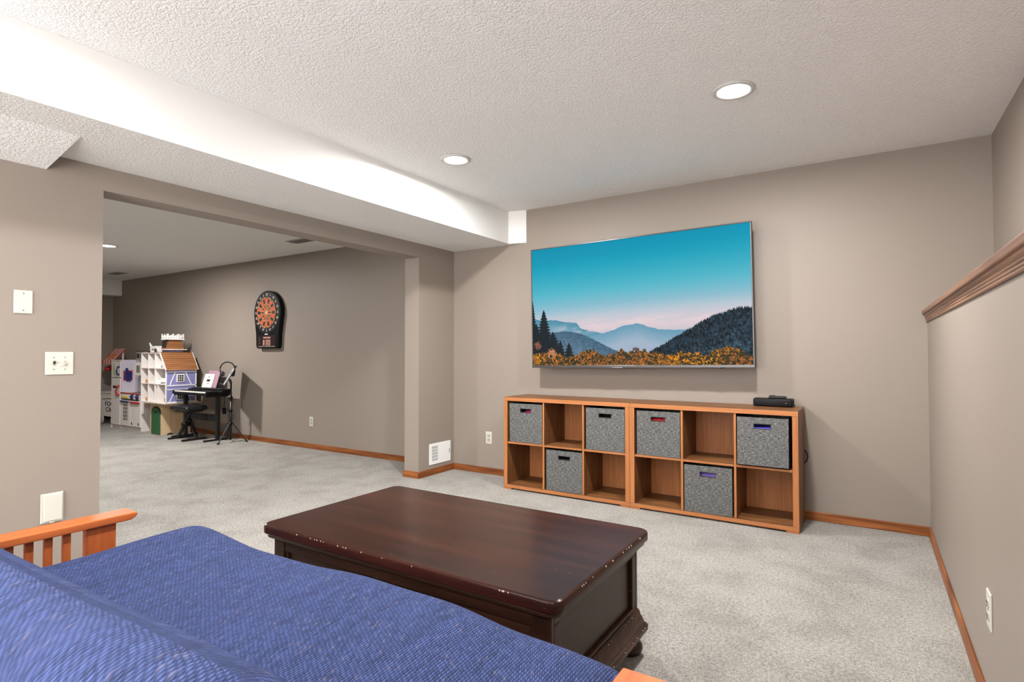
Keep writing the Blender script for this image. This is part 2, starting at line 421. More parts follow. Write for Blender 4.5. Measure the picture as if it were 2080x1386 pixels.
outlet((-2.146, 0, .32), 0, 'ivory outlet on the far playroom wall below the dartboard')
outlet((XK, -2.027, .337), -PI/2, 'ivory outlet on the half wall')
WL = PI/2   # faces +x
t = thing('blank_wall_plate', 'blank ivory wall plate, uppermost on the left wall', 'wall plate', (0, -3.303, 1.38), WL)
one_box('plate', (-.036, -.006, -.056, .036, 0, .056), PLATE, t, .003)
for z in (.041, -.041):
    bm = bm_new(); tube(bm, [(0, -.0075, z), (0, -.005, z)], .0035, 10); obj('screw', bm, SILV, t)
t = thing('light_switch', 'ivory two-toggle light switch on the left wall', 'light switch', (0, -3.157, 1.082), WL)
one_box('plate', (-.058, -.006, -.057, .058, 0, .057), PLATE, t, .003)
for x, m_, up_ in ((-.023, DGREY, 1), (.023, PLATE2, -1)):
    g = one_box('toggle_surround', (x-.0055, -.0075, -.0125, x+.0055, -.005, .0125), PLATE2, t)
    bm = bm_new(); bar(bm, (x, -.006, 0), (x, -.018, .008*up_), .007, .011); o = obj('toggle', bm, m_, g); o['label'] = 'dark grey toggle' if up_ > 0 else 'ivory toggle'
    for z in (.030, -.030):
        bm = bm_new(); tube(bm, [(x, -.0072, z), (x, -.005, z)], .003, 10); obj('screw', bm, SILV, t)
t = thing('cover_plate', 'large ivory covered outlet plate low on the left wall above the futon arm', 'wall plate', (0, -3.178, .368), WL)
one_box('plate', (-.046, -.007, -.072, .046, 0, .072), PLATE, t, .003)
one_box('flap', (-.035, -.013, -.064, .040, -.006, .066), PLATE, t, .003)
one_box('tab', (-.010, -.012, -.075, .010, -.006, -.068), PLATE2, t, .002)
# white wall register on the stub
t = thing('wall_vent', 'white metal air register on the short wall beside the opening', 'vent', (0, -.209, .192), WL)
bm = bm_new()
hx0, hx1, hz0, hz1 = -.122, -.028, -.068, .072
box(bm, -.152, -.006, -.096, hx0, 0, .096); box(bm, hx1, -.006, -.096, .152, 0, .096)
box(bm, hx0, -.006, -.096, hx1, 0, hz0); box(bm, hx0, -.006, hz1, hx1, 0, .096)
obj('face_plate', bm, TRIMW, t)
one_box('duct', (hx0, -.0015, hz0, hx1, -.0005, hz1), SLOT, t)
for k in range(8):
    x = hx0 + .006 + k*(hx1-hx0-.012)/7; one_box('louver', (x-.0013, -.0058, hz0, x+.0013, -.002, hz1), TRIMW, t)
for k in range(1, 5):
    z = hz0 + k*(hz1-hz0)/5; one_box('crossbar', (hx0, -.005, z-.002, hx1, -.0025, z+.002), TRIMW, t)
one_box('damper_lever', (.128, -.014, -.02, .132, -.005, .02), SILV, t, .001)

# ------------------------------------------------------------------ TV with its picture
def paint_picture(w=1160, h=664):
    rng = np.random.default_rng(7)
    def noise(nx, ny):
        g = rng.random((ny+2, nx+2)); xs = np.linspace(0, nx, w, endpoint=False); ys = np.linspace(0, ny, h, endpoint=False)
        xi = xs.astype(int); yi = ys.astype(int); fx = xs-xi; fy = (ys-yi)[:, None]; fx = fx*fx*(3-2*fx); fy = fy*fy*(3-2*fy)
        a = g[yi][:, xi]*(1-fx)+g[yi][:, xi+1]*fx; b = g[yi+1][:, xi]*(1-fx)+g[yi+1][:, xi+1]*fx
        return a*(1-fy)+b*fy
    def n1(k):
        g = rng.random(k+2); xs = np.linspace(0, k, w, endpoint=False); i = xs.astype(int); f = xs-i; return g[i]*(1-f)+g[i+1]*f
    u = np.linspace(0, 1, w)[None, :].repeat(h, 0); v = np.linspace(0, 1, h)[:, None].repeat(w, 1)   # v up
    st = [(0, (150, 172, 196)), (.2, (172, 188, 206)), (.30, (222, 206, 212)), (.36, (212, 205, 214)), (.42, (190, 203, 215)), (.5, (140, 192, 210)), (.62, (88, 186, 206)), (.78, (40, 170, 195)), (.9, (4, 156, 187)), (1, (0, 148, 182))]
    vv = np.clip(v - .05*(u-.5)*(v > .3), 0, 1)
    img = np.stack([np.interp(vv, [s[0] for s in st], [s[1][k] for s in st]) for k in range(3)], -1)
    fr = lambda *sc_: sum(noise(int(a), int(b))*c for a, b, c in sc_)
    cl = fr((9, 26, .5), (22, 60, .3), (60, 120, .2))
    band = np.exp(-((v-.335-.03*(u-.3))/.04)**2)
    a = np.clip((cl-.42)*4, 0, 1)*band
    img = img*(1-a[..., None]*.7) + np.array((236, 214, 218))*a[..., None]*.7
    line = lambda p: np.interp(np.linspace(0, 1, w), [q[0] for q in p], [q[1] for q in p])
    def layer(ridge, ctop, cbot, fade, tex=None, rough=0.):
        r = ridge[None, :]; m_ = np.clip((r-v)*h/1.3, 0, 1)
        d = np.clip((r-v)/fade, 0, 1)[..., None]
        col = np.array(ctop)*(1-d)+np.array(cbot)*d
        if tex is not None: col = col*(1+rough*(tex[..., None]-.5))
        img[:] = img*(1-m_[..., None]) + np.clip(col, 0, 255)*m_[..., None]
    jit = lambda k, a_: (n1(k)-.5)*a_
    layer(line([(0, .40), (.06, .385), (.128, .385), (.15, .372), (.182, .362), (.2, .358), (.235, .356), (.26, .30), (1, 0)])+jit(90, .006), (74, 142, 168), (150, 180, 200), .12)
    a = np.clip((fr((14, 30, .6), (40, 90, .4))-.38)*4, 0, 1)*np.exp(-(((u-.27)/.12)**2+((v-.305)/.035)**2))
    img[:] = img*(1-a[..., None]*.9) + np.array((232, 212, 216))*a[..., None]*.9
    layer(line([(0, 0), (.25, .21), (.324, .248), (.38, .262), (.42, .283), (.46, .308), (.5, .318), (.527, .328), (.55, .318), (.58, .295), (.62, .276), (.66, .268), (.72, .264), (.85, .26), (1, .25)])+jit(120, .006), (104, 158, 184), (166, 184, 204), .13)
    layer(line([(0, .26), (.113, .277), (.15, .284), (.182, .286), (.22, .278), (.256, .262), (.29, .238), (.324, .208), (.391, .148), (.449, .1), (.6, .02), (1, 0)])+jit(160, .005), (70, 104, 128), (104, 130, 152), .22, noise(140, 90), .25)
    # wooded right hill with pointed conifers
    tr = np.zeros(w)
    for _ in range(300):
        c_ = rng.integers(int(.58*w), w); hh = rng.uniform(.008, .026); ww = rng.uniform(3, 6)
        tr = np.maximum(tr, hh*np.clip(1-np.abs(np.arange(w)-c_)/ww, 0, 1))
    hill = line([(0, 0), (.55, .05), (.597, .10), (.639, .138), (.697, .196), (.754, .252), (.808, .305), (.85, .34), (.888, .36), (.93, .382), (.96, .392), (1, .39)])
    tx = fr((150, 50, .5), (290, 110, .5))
    layer(hill+tr, (28, 42, 52), (44, 62, 74), .3, tx, 1.9)
    # left conifers
    def conifer(cx, top, half, base_):
        yy = v[:, 0]; k = np.clip((top-yy)/(top-base_), 0, 1)
        for j in range(h):
            if yy[j] > top or yy[j] < base_*.2: continue
            hw = half*k[j]**.8*(.65+.5*abs(math.sin(yy[j]*130))+rng.uniform(-.2, .2)); i0 = int((cx-hw)*w); i1 = int((cx+hw)*w)+1
            img[j, max(0, i0):max(0, i1)] = np.array((28, 38, 44))*rng.uniform(.7, 1.25, (max(0, i1)-max(0, i0), 1))
    conifer(.0, .56, .022, .25); conifer(.062, .475, .05, .14); conifer(.02, .36, .05, .1); conifer(.11, .285, .05, .08); conifer(.15, .21, .03, .05); conifer(.195, .185, .032, .04)
    # foreground scrub in blossom
    sc1 = fr((60, 34, .4), (150, 90, .6)); sc2 = fr((200, 120, .5), (330, 190, .5))
    prof = line([(0, .09), (.05, .10), (.1, .12), (.14, .09), (.2, .07), (.25, .09), (.29, .13), (.32, .12), (.36, .085), (.42, .09), (.45, .125), (.48, .10), (.55, .12), (.6, .10), (.66, .07), (.72, .10), (.77, .08), (.83, .08), (.86, .115), (.9, .125), (.95, .11), (.98, .075), (1, .08)])+jit(140, .03)+jit(400, .012)
    m_ = v < prof[None, :]
    c0 = np.array((62, 58, 38)); c1 = np.array((206, 128, 34)); c2 = np.array((150, 92, 44))
    k = np.clip((sc1*.55+sc2*.45-.40)*5, 0, 1)[..., None]; k2 = np.clip((noise(11, 4)-.35)*2.5, 0, 1)[..., None]
    col = c0*(1-k)+(c1*k2+c2*(1-k2))*k; col = col*(.55+.9*sc2[..., None])
    img[m_] = np.clip(col[m_], 0, 255)
    for cx, cy, r_, cc in ((.103, .10, .028, (190, 128, 96)), (.025, .17, .022, (150, 96, 70)), (.52, .115, .018, (96, 64, 54))):
        q = (((u-cx)/r_)**2+((v-cy)/(r_*1.7))**2) < 1.15-3.2*np.abs(sc1*.5+sc2*.5-.5)*2
        img[q] = np.array(cc)*(.6+.8*sc2[q][:, None])
    img = np.clip(img, 0, 255)/255.
    im = bpy.data.images.new('landscape_picture', w, h)
    px = np.ones((h, w, 4), np.float32); px[..., :3] = img
    im.pixels.foreach_set(px.ravel()); im.update(); im.pack()
    return im
def screen_mat():
    m = bpy.data.materials.new('lit_screen'); m.use_nodes = True; t = m.node_tree; b = t.nodes['Principled BSDF']
    tx = t.nodes.new('ShaderNodeTexImage'); tx.image = paint_picture(); tx.extension = 'EXTEND'
    b.inputs['Base Color'].default_value = (.004, .004, .004, 1); b.inputs['Roughness'].default_value = .6; b.inputs['Specular IOR Level'].default_value = .02
    t.links.new(tx.outputs[0], b.inputs['Emission Color']); b.inputs['Emission Strength'].default_value = .95
    return m
BEZ = new_mat('tv_bezel_metal', (86, 84, 84), .32, .6)
tv = thing('television', 'large flat television showing a mountain sunset, mounted on the wall', 'television', (1.869, -.16, 1.524), 0)
tv.rotation_euler = (0, math.radians(-.82), 0)
TW, TH = 1.775/2, 1.017/2
bm = bm_new(); box(bm, -TW, .004, -TH, TW, .034, TH, .006); obj('rear_case', bm, BLACK, tv)
bm = bm_new(); box(bm, -.42, .034, -.30, .42, .062, .22, .012); obj('electronics_hump', bm, BLACK, tv)
bm = bm_new(); b_ = .009
box(bm, -TW, -.006, TH-b_, TW, .010, TH, .002); box(bm, -TW, -.006, -TH, TW, .010, -TH+.020, .002)
box(bm, -TW, -.006, -TH+.020, -TW+b_, .010, TH-b_, .002); box(bm, TW-b_, -.006, -TH+.020, TW, .010, TH-b_, .002)
obj('bezel', bm, BEZ, tv)
bm = bm_new(); vsq = [bm.verts.new(p) for p in ((-TW+b_, 0, -TH+.02), (TW-b_, 0, -TH+.02), (TW-b_, 0, TH-b_), (-TW+b_, 0, TH-b_))]
back = [bm.verts.new((v.co.x, .006, v.co.z)) for v in vsq]
f = bm.faces.new(vsq); uvl = bm.loops.layers.uv.new('UVMap')
for l, q in zip(f.loops, ((0, 0), (1, 0), (1, 1), (0, 1))): l[uvl].uv = q
for i in range(4): bm.faces.new([vsq[i], back[i], back[(i+1) % 4], vsq[(i+1) % 4]])
bm.faces.new(back[::-1]); obj('screen', bm, screen_mat(), tv)['label'] = 'lit screen showing mountains under a turquoise sky'
one_box('logo_plate', (-.16, -.0085, -TH-.006, -.07, .004, -TH+.004), BEZ, tv, .002)
one_box('status_light', (.66, -.008, -TH-.005, .69, .004, -TH+.002), BLACK, tv, .001)
bm = bm_new()
box(bm, -.26, .062, -.20, -.22, .080, .20); box(bm, .22, .062, -.20, .26, .080, .20); box(bm, -.30, .080, .05, .30, .100, .11); box(bm, -.30, .080, -.11, .30, .100, -.05)
box(bm, -.14, .100, -.16, .14, .1595, .16)
obj('wall_bracket', bm, BLACKM, tv)

# ------------------------------------------------------------------ cube organizers
UW, UH, UD, SDT, TPT, DVT = 1.102, .763, .366, .036, .032, .016
UY = -.388
CW = (UW - 2*SDT - 2*DVT)/3
ZB0, ZSH = .040, .377
def organizer(x0, label):
    t = thing('cube_organizer', label, 'cube shelf', (x0, UY, 0), 0, 'six-cube organizers under the TV')
    def part(name, d, fa, ba=None, bev=.0012):
        bm = bm_new(); box(bm, *d, bev, 1)
        for f in bm.faces: f.material_index = 1 if f.normal.y < -.9 else 0
        return obj(name, bm, [WAL[fa], EDGE[fa]], t)
    part('top_board', (0, 0, UH-TPT, UW, UD, UH), 'x')
    part('bottom_board', (0, 0, .012, UW, UD, ZB0), 'x')
    for x in (0, UW-SDT): part('side_board', (x, 0, ZB0, x+SDT, UD, UH-TPT), 'z')
    for i in (1, 2):
        x = SDT+i*CW+(i-1)*DVT; part('divider', (x, .006, ZB0, x+DVT, UD-.006, UH-TPT), 'z')
    for i in range(3):
        x = SDT+i*(CW+DVT); part('shelf', (x, .004, ZSH, x+CW, UD-.006, ZSH+DVT), 'x')
    part('back_panel', (SDT, UD-.006, ZB0, UW-SDT, UD, UH-TPT), 'z')
    for x in (0, UW-.075):
        for y in (0, UD-.075): part('foot', (x, y, 0, x+.075, y+.075, .012), 'x')
    return t
organizer(.843, 'six-cube wooden organizer nearer the opening wall')
organizer(1.945, 'six-cube wooden organizer with the black box on top')

def bin_(x, z, label, w=.312, h=.318, d=.33, y=-.376, rotz=0., rotx=0., fold=0):
    t = thing('fabric_bin', label, 'storage bin', (x, y, z), rotz, 'grey fabric bins in the cube organizers')
    t.rotation_euler = (rotx, 0, rotz)
    th = .007; hw, hz0, hz1 = .049, h-.068, h-.042
    bm = bm_new()      # front panel with a cut-out hand hole
    def pil(a0, b0, a1, b1):
        box(bm, a0, 0, b0, a1, th, b1)
    pil(-w/2, 0, w/2, hz0); pil(-w/2, hz1, w/2, h); pil(-w/2, hz0, -hw, hz1); pil(hw, hz0, w/2, hz1)
    bmesh.ops.remove_doubles(bm, verts=bm.verts, dist=1e-5)
    obj('front_panel', bm, WEAVE, t)
    bm = bm_new(); box(bm, -w/2, th, 0, -w/2+th, d, h, .0015, 1); box(bm, w/2-th, th, 0, w/2, d, h, .0015, 1); box(bm, -w/2+th, d-th, 0, w/2-th, d, h, .0015, 1)
    obj('side_wall', bm, WEAVE, t)
    one_box('base_panel', (-w/2+th, th, 0, w/2-th, d-th, th), WEAVE, t)
    bm = bm_new()
    for a0, b0, a1, b1 in ((-hw-.004, hz0-.004, hw+.004, hz0), (-hw-.004, hz1, hw+.004, hz1+.004), (-hw-.004, hz0, -hw, hz1), (hw, hz0, hw+.004, hz1)):
        box(bm, a0, -.0012, b0, a1, .0, b1)
    obj('handle_trim', bm, DGREY, t)
    return t
c0 = lambda x0, i: x0+SDT+i*(CW+DVT)+CW/2
ZT = ZSH+DVT+.001
bin_(c0(.843, 0)+.006, ZT, 'grey fabric bin with magenta showing, upper end cube near the opening wall', rotz=-.01, rotx=.02)
bin_(c0(.843, 2)+.004, ZT, 'grey fabric bin with an empty dark handle hole, upper cube left of the seam')
bin_(c0(.843, 1)+.006, ZB0+.001, 'grey fabric bin in the lower middle cube of the organizer nearer the opening wall', rotz=.015)
bin_(c0(1.945, 0)+.004, ZT, 'grey fabric bin with red showing through its handle')
bin_(c0(1.945, 2)-.004, ZT+.010, 'grey fabric bin pulled out crooked below the black box', rotx=-.03, h=.308, y=-.408, rotz=.012, w=.304)
bin_(c0(1.945, 1)-.003, ZB0+.001, 'grey fabric bin with violet showing through its handle', rotz=.016, y=-.380)
def stuffed(x, z, y, col, name, label, cat, w=.22, h=.26, d=.2, dx=0):
    m = new_mat(name+'_colour', col, .7)
    bm = bm_new(); box(bm, -w/2, -d/2, 0, w/2, d/2, h, .02, 3)
    for v in bm.verts: v.co.z += .012*math.sin(v.co.x*30)+.006*math.sin(v.co.y*41); v.co.y += .008*math.sin(v.co.z*37+v.co.x*25)
    for v in bm.verts: v.co.z = max(v.co.z, 0)
    tag(auto_smooth(obj(name, bm, m, None, (x+dx, y, z+.0085))), label, cat)
stuffed(c0(.843, 0)+.05, ZT, -.24, (196, 20, 112), 'folded_cloth', 'magenta folded cloth inside the bin of the upper end cube', 'cloth', w=.17)
stuffed(c0(1.945, 0), ZT, -.24, (196, 24, 30), 'folded_cloth', 'red folded cloth inside the bin right of the seam', 'cloth')
stuffed(c0(1.945, 1), ZB0+.001, -.24, (150, 120, 226), 'folded_cloth', 'violet folded cloth inside the lower bin', 'cloth')
stuffed(c0(1.945, 2), ZT+.018, -.23, (74, 64, 205), 'folded_cloth', 'blue folded cloth inside the crooked bin', 'cloth', h=.225)
stuffed(c0(.843, 1), ZB0+.001, -.24, (52, 52, 54), 'folded_cloth', 'charcoal folded cloth inside the lower grey bin nearer the opening wall', 'cloth', h=.238)

# streaming box and remote on the organizer
t = thing('media_box', 'black media box standing on the wooden organizer', 'media box', (2.868, -.15, UH))
bm = bm_new(); box(bm, -.122, 0, .004, .122, .115, .054, .007, 3); auto_smooth(obj('case', bm, BLACK, t))
for sx in (-1, 1):
    for y in (.02, .095): 
        bm = bm_new(); tube(bm, [(sx*.10, y, 0), (sx*.10, y, .006)], .008, 12); obj('foot', bm, DGREY, t)
for k in range(4): one_box('cooling_rib', (.1212, .025+k*.022, .014, .1235, .033+k*.022, .046), DGREY, t)
one_box('indicator_light', (.080, -.0012, .026, .086, .001, .029), SILV, t)
t = thing('remote_control', 'small black remote lying on the media box', 'remote', (2.892, -.085, UH+.054), .12)
bm = bm_new(); box(bm, -.056, -.022, 0, .056, .022, .016, .007, 3); auto_smooth(obj('body', bm, DGREY, t))
bm = bm_new(); box(bm, -.05, -.018, .0155, -.012, .018, .021, .004, 2); auto_smooth(obj('raised_end', bm, DGREY, t))
for k in range(4):
    bm = bm_new(); tube(bm, [(.004+k*.012, 0, .015), (.004+k*.012, 0, .0178)], .0038, 10); obj('button', bm, BLACK, t)
bm = bm_new(); tube(bm, [(3.02, -.03, .36), (3.045, -.025, .38), (3.06, -.018, .40), (3.066, -.012, .425), (3.06, -.009, .45), (3.045, -.008, .47)], .004, 8)
tag(obj('loose_cable', bm, BLACK), 'black cable looping out behind the organizer end', 'cable')

# ------------------------------------------------------------------ trunk coffee table
tb = thing('coffee_table', 'dark espresso wooden trunk coffee table on the carpet', 'coffee table', (2.052, -2.578, 0), math.radians(.2))
def rrect(hx, hy, r, n=6):
    p = []
    for cx, cy, a0 in ((hx-r, hy-r, 0), (-hx+r, hy-r, PI/2), (-hx+r, -hy+r, PI), (hx-r, -hy+r, 1.5*PI)):
        p += [(cx+r*math.cos(a0+PI/2*i/n), cy+r*math.sin(a0+PI/2*i/n)) for i in range(n+1)]
    return p
def layered(bm, rows, mi_f=None):
    """rows of (half x, half y, corner r, z): a closed moulded body"""
    rings = []
    for hx, hy, r, z in rows: rings.append([bm.verts.new((x, y, z)) for x, y in rrect(hx, hy, r)])
    n = len(rings[0]); bm.faces.new(rings[0][::-1]); bm.faces.new(rings[-1])
    for a, b in zip(rings, rings[1:]):
        for i in range(n): bm.faces.new([a[i], a[(i+1) % n], b[(i+1) % n], b[i]])
LX, LY = .663, .378
bm = bm_new()
layered(bm, [(LX-.022, LY-.022, .03, .405), (LX-.012, LY-.012, .034, .409), (LX-.010, LY-.010, .036, .418), (LX-.012, LY-.012, .034, .4215)])
auto_smooth(obj('lower_moulding', bm, ESP['x'], tb), 28)
bm = bm_new()
layered(bm, [(LX-.006, LY-.006, .034, .4215), (LX, LY, .038, .427), (LX, LY, .038, .450), (LX-.003, LY-.003, .036, .4565), (LX-.009, LY-.009, .032, .460)])
auto_smooth(obj('top_slab', bm, ESPTOP, tb), 28)
BX, BY = LX-.040, LY-.040
one_box('body', (-BX+.014, -BY+.014, .10, BX-.014, BY-.014, .405), ESP['x'], tb)
for sy in (-1, 1):
    y0, y1 = (-BY, -BY+.015) if sy < 0 else (BY-.015, BY)
    one_box('rail', (-BX+.062, y0, .358, BX-.062, y1, .404), ESP['x'], tb, .003)
    one_box('rail', (-BX+.062, y0, .14, BX-.062, y1, .190), ESP['x'], tb, .003)
    for sx in (-1, 1):
        x0, x1 = (-BX, -BX+.062) if sx < 0 else (BX-.062, BX)
        one_box('corner_post', (x0, y0-.003 if sy < 0 else y0, .14, x1, y1 if sy < 0 else y1+.003, .405), ESP['z'], tb, .003)
        xi0, xi1 = (-BX+.062, -BX+.078) if sx < 0 else (BX-.078, BX-.062)
        one_box('stile', (xi0, y0+(.004 if sy < 0 else 0), .19, xi1, y1-(0 if sy < 0 else .004), .358), ESP['z'], tb, .003)
for sx in (-1, 1):
    x0, x1 = (-BX, -BX+.014) if sx < 0 else (BX-.014, BX)
    one_box('rail', (x0, -BY+.015, .37, x1, BY-.015, .404), ESP['y'], tb, .003)
    one_box('rail', (x0, -BY+.015, .14, x1, BY-.015, .18), ESP['y'], tb, .003)
    for sy in (-1, 1):
        y0, y1 = (-BY+.015, -BY+.050) if sy < 0 else (BY-.050, BY-.015)
        one_box('stile', (x0, y0, .18, x1, y1, .37), ESP['z'], tb, .003)
bm = bm_new()
layered(bm, [(LX-.050, LY-.050, .02, .082), (LX-.008, LY-.008, .03, .084), (LX-.002, LY-.002, .032, .092), (LX-.002, LY-.002, .032, .106), (LX-.008, LY-.008, .03, .112),
             (LX-.014, LY-.014, .026, .114), (LX-.016, LY-.016, .026, .126), (LX-.022, LY-.022, .022, .140), (LX-.026, LY-.026, .02, .146), (LX-.030, LY-.030, .016, .160), (LX-.037, LY-.037, .012, .168), (LX-.041, LY-.041, .01, .168)])
auto_smooth(obj('base_moulding', bm, ESP['x'], tb), 28)
for sx in (-1, 1):
    for sy in (-1, 1):
        bm = bm_new(); lathe(bm, [(0, 0), (.028, 0), (.042, .010), (.048, .026), (.045, .042), (.034, .053), (.028, .058), (.036, .064), (.038, .070), (.030, .078), (.030, .083), (0, .083)])
        obj('bun_foot', bm, ESP['z'], tb, (sx*(LX-.062), sy*(LY-.062), 0))
# worn pale chips along the edges
bm = bm_new(); CHIP = new_mat('bare_wood_chip', (206, 188, 168), .8)
for _ in range(26):
    x = random.uniform(-LX*.82, LX*.82); s = random.uniform(.0015, .005)*(.6 if random.random() < .8 else 1.4)
    if random.random() < .55: box(bm, x, -LY+.0008, .452, x+s*1.6, -LY+.004, .4555)
    else:
        y = random.uniform(-LY*.75, LY*.75); box(bm, LX-.0040, y, .452, LX-.0008, y+s*1.6, .4555)
for _ in range(22):
    y = random.uniform(-LY*.8, LY*.9); s = random.uniform(.001, .004); z = random.choice((.107, .161))
    xx = LX-.003 if z < .15 else LX-.031
    box(bm, xx-.003, y, z, xx+.0006, y+s*2, z+.0014)
obj('chipped_edges', bm, CHIP, tb, kind='stuff')

# ------------------------------------------------------------------ futon frame and mattress
ft = thing('futon', 'orange stained wooden futon frame with slatted arms', 'futon', (2.11, -3.72, 0))
AXI, AXO, AZ = .928, 1.018, .558     # inner / outer face of arms, rail top (local x about centre)
YF, YBK = .415, -.42                 # local front and back of arm rail
def futon_arm(s):
    xi, xo = (s*AXI, s*AXO); x0, x1 = min(xi, xo), max(xi, xo)
    bm = bm_new(); prism(bm, [(YBK, AZ-.026), (YF-.02, AZ-.026), (YF-.004, AZ-.017), (YF+.002, AZ-.006), (YF-.004, AZ), (YBK, AZ)], 'x', x0, x1, bev=.004)
    arm = obj('arm', bm, FUT['y'], ft); 
    xc = (x0+x1)/2 + s*.004
    for y0, y1, zz in ((YF-.145, YF-.055, 0), (YBK+.02, YBK+.11, 0)):
        one_box('post', (xc-.018, y0, zz, xc+.018, y1, AZ-.026), FUT['z'], arm, .004)
    y = YF-.197
    while y > YBK+.13:
        one_box('slat', (xc-.009, y-.011, .16, xc+.009, y+.011, AZ-.026), FUT['z'], arm, .002); y -= .0502
    one_box('lower_rail', (xc-.014, YBK+.11, .11, xc+.014, YF-.145, .16), FUT['y'], arm, .003)
for s in (-1, 1): futon_arm(s)
one_box('front_rail', (-AXI-.02, .30, .16, AXI+.02, .335, .26), FUT['x'], ft, .004)
one_box('rear_rail', (-AXI-.02, -.40, .16, AXI+.02, -.365, .26), FUT['x'], ft, .004)
for k in range(9):
    x = -.86+k*.215; one_box('seat_slat', (x-.03, -.365, .225, x+.03, .30, .243), FUT['y'], ft, .003)
def slab(name, lx, ly, lz, r, nx, ny, nz, parent, deform, mat_):
    """soft rounded slab with stitch UVs in metres; deform(x,y,z)->(x,y,z) shapes it"""
    bm = bmesh.new(); uvl = bm.loops.layers.uv.new('UVMap'); vd = {}; src = {}
    def V(i, j, k):
        if (i, j, k) not in vd:
            p = Vector((lx*(i/nx-.5), ly*(j/ny-.5), lz*(k/nz-.5)))
            e = lz/2-p.z; sx = (1 if i == nx else -1 if i == 0 else 0); sy = (1 if j == ny else -1 if j == 0 else 0)
            q = Vector((max(-lx/2+r, min(lx/2-r, p.x)), max(-ly/2+r, min(ly/2-r, p.y)), max(-lz/2+r, min(lz/2-r, p.z))))
            d = p-q; pp = q+d.normalized()*r if d.length > 1e-9 else p
            v = bm.verts.new(deform(*pp)); vd[(i, j, k)] = v; src[v] = (p.x+e*sx, p.y+e*sy)
        return vd[(i, j, k)]
    def quad(*a):
        f = bm.faces.new(a); f.smooth = True
        for l in f.loops: l[uvl].uv = src[l.vert]
    for i in range(nx):
        for j in range(ny):
            quad(V(i, j, nz), V(i+1, j, nz), V(i+1, j+1, nz), V(i, j+1, nz)); quad(V(i, j, 0), V(i, j+1, 0), V(i+1, j+1, 0), V(i+1, j, 0))
        for k in range(nz):
            quad(V(i, 0, k), V(i+1, 0, k), V(i+1, 0, k+1), V(i, 0, k+1)); quad(V(i, ny, k), V(i, ny, k+1), V(i+1, ny, k+1), V(i+1, ny, k))
    for j in range(ny):
        for k in range(nz):
            quad(V(0, j, k), V(0, j, k+1), V(0, j+1, k+1), V(0, j+1, k)); quad(V(nx, j, k), V(nx, j+1, k), V(nx, j+1, k+1), V(nx, j, k+1))
    return obj(name, bm, mat_, parent)
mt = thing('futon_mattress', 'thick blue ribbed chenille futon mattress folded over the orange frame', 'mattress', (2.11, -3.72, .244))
def seat_def(x, y, z):
    w = .006*math.sin(x*5+1)+.002*math.sin(x*17+y*7)
    yy = y + (.012*math.sin(x*5.3)+.002*math.sin(x*19) if y > .2 else 0)
    fr_ = max(0., min(1., (y-.06)/.2)); xx = x - (.07*fr_ if x < -.8 else 0)*min(1, (-x-.8)/.1)
    crown = .014*(1-(x/.95)**2)
    ek = max(0., min(1., (-x-.45)/.45)); edge = .030*ek*ek*(3-2*ek)*(1-.6*max(0., min(1., (y-.05)/.25)))
    return (xx, yy, z + (w+crown+edge+.008*math.sin(y*8))*(1 if z > 0 else 0))
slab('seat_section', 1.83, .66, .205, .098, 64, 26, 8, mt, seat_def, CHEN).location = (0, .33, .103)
def back_def(x, y, z):
    w = .005*math.sin(x*11)+.004*math.sin(x*27+y*9)
    k = max(0., min(1., (.9-x)/.5)); sag = .036*k*k*(3-2*k) + min(.06, .09*max(0., .62-x))
    return (x, y-sag*max(0., (y+.1)/.4), z+w*(1 if z > 0 else 0))
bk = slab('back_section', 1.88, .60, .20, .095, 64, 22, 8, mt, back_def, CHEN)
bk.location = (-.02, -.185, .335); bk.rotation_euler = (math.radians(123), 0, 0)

# ------------------------------------------------------------------ dartboard
db = thing('dartboard', 'black electronic dartboard with orange segments on the far wall', 'dartboard', (-2.945, 0, 1.64))
out = [(.278*math.cos(math.radians(a)), .278*math.sin(math.radians(a))) for a in range(-22, 203, 9)]
outline = out + [(-.252, -.16), (-.232, -.27), (-.226, -.42), (-.205, -.45), (.205, -.45), (.226, -.42), (.232, -.27), (.252, -.16)]
bm = bm_new(); prism(bm, [(x, z) for x, z in outline], 'y', -.062, 0, bev=.008); obj('housing', bm, BLACK, db)
bm = bm_new(); R0 = .262
prism(bm, [(R0*math.cos(2*PI*i/48), R0*math.sin(2*PI*i/48)) for i in range(48)], 'y', -.066, -.060); obj('catch_ring', bm, BLACKV, db)
ORG = new_mat('dart_orange', (206, 74, 34), .5); DBK = new_mat('dart_black', (24, 20, 20), .5); WIRE = new_mat('dart_web', (214, 176, 120), .5)
def wedge(r0, r1, a0, a1, y0, y1):
    bm = bm_new(); n = 3
    p = [(r1*math.cos(a0+(a1-a0)*i/n), r1*math.sin(a0+(a1-a0)*i/n)) for i in range(n+1)] + [(r0*math.cos(a1-(a1-a0)*i/n), r0*math.sin(a1-(a1-a0)*i/n)) for i in range(n+1)]
    prism(bm, p, 'y', y0, y1); return bm
RR = [(.022, .098, 0), (.100, .112, 1), (.114, .176, 0), (.178, .192, 1)]
for i in range(20):
    a0 = PI/2-PI/20+i*PI/10+.012; a1 = PI/2+PI/20+i*PI/10-.012
    for r0, r1, tw in RR:
        o = obj('segment', wedge(r0, r1, a0, a1, -.071, -.065), ORG if (i+tw) % 2 == 0 else DBK, db)
bm = bm_new(); prism(bm, [(.02*math.cos(2*PI*i/20), .02*math.sin(2*PI*i/20)) for i in range(20)], 'y', -.072, -.065); obj('bullseye', bm, WIRE, db)
bm = bm_new()
for i in range(20):
    a = PI/2-PI/20+i*PI/10; bar(bm, (.02*math.cos(a), -.072, .02*math.sin(a)), (.194*math.cos(a), -.072, .194*math.sin(a)), .003, .003)
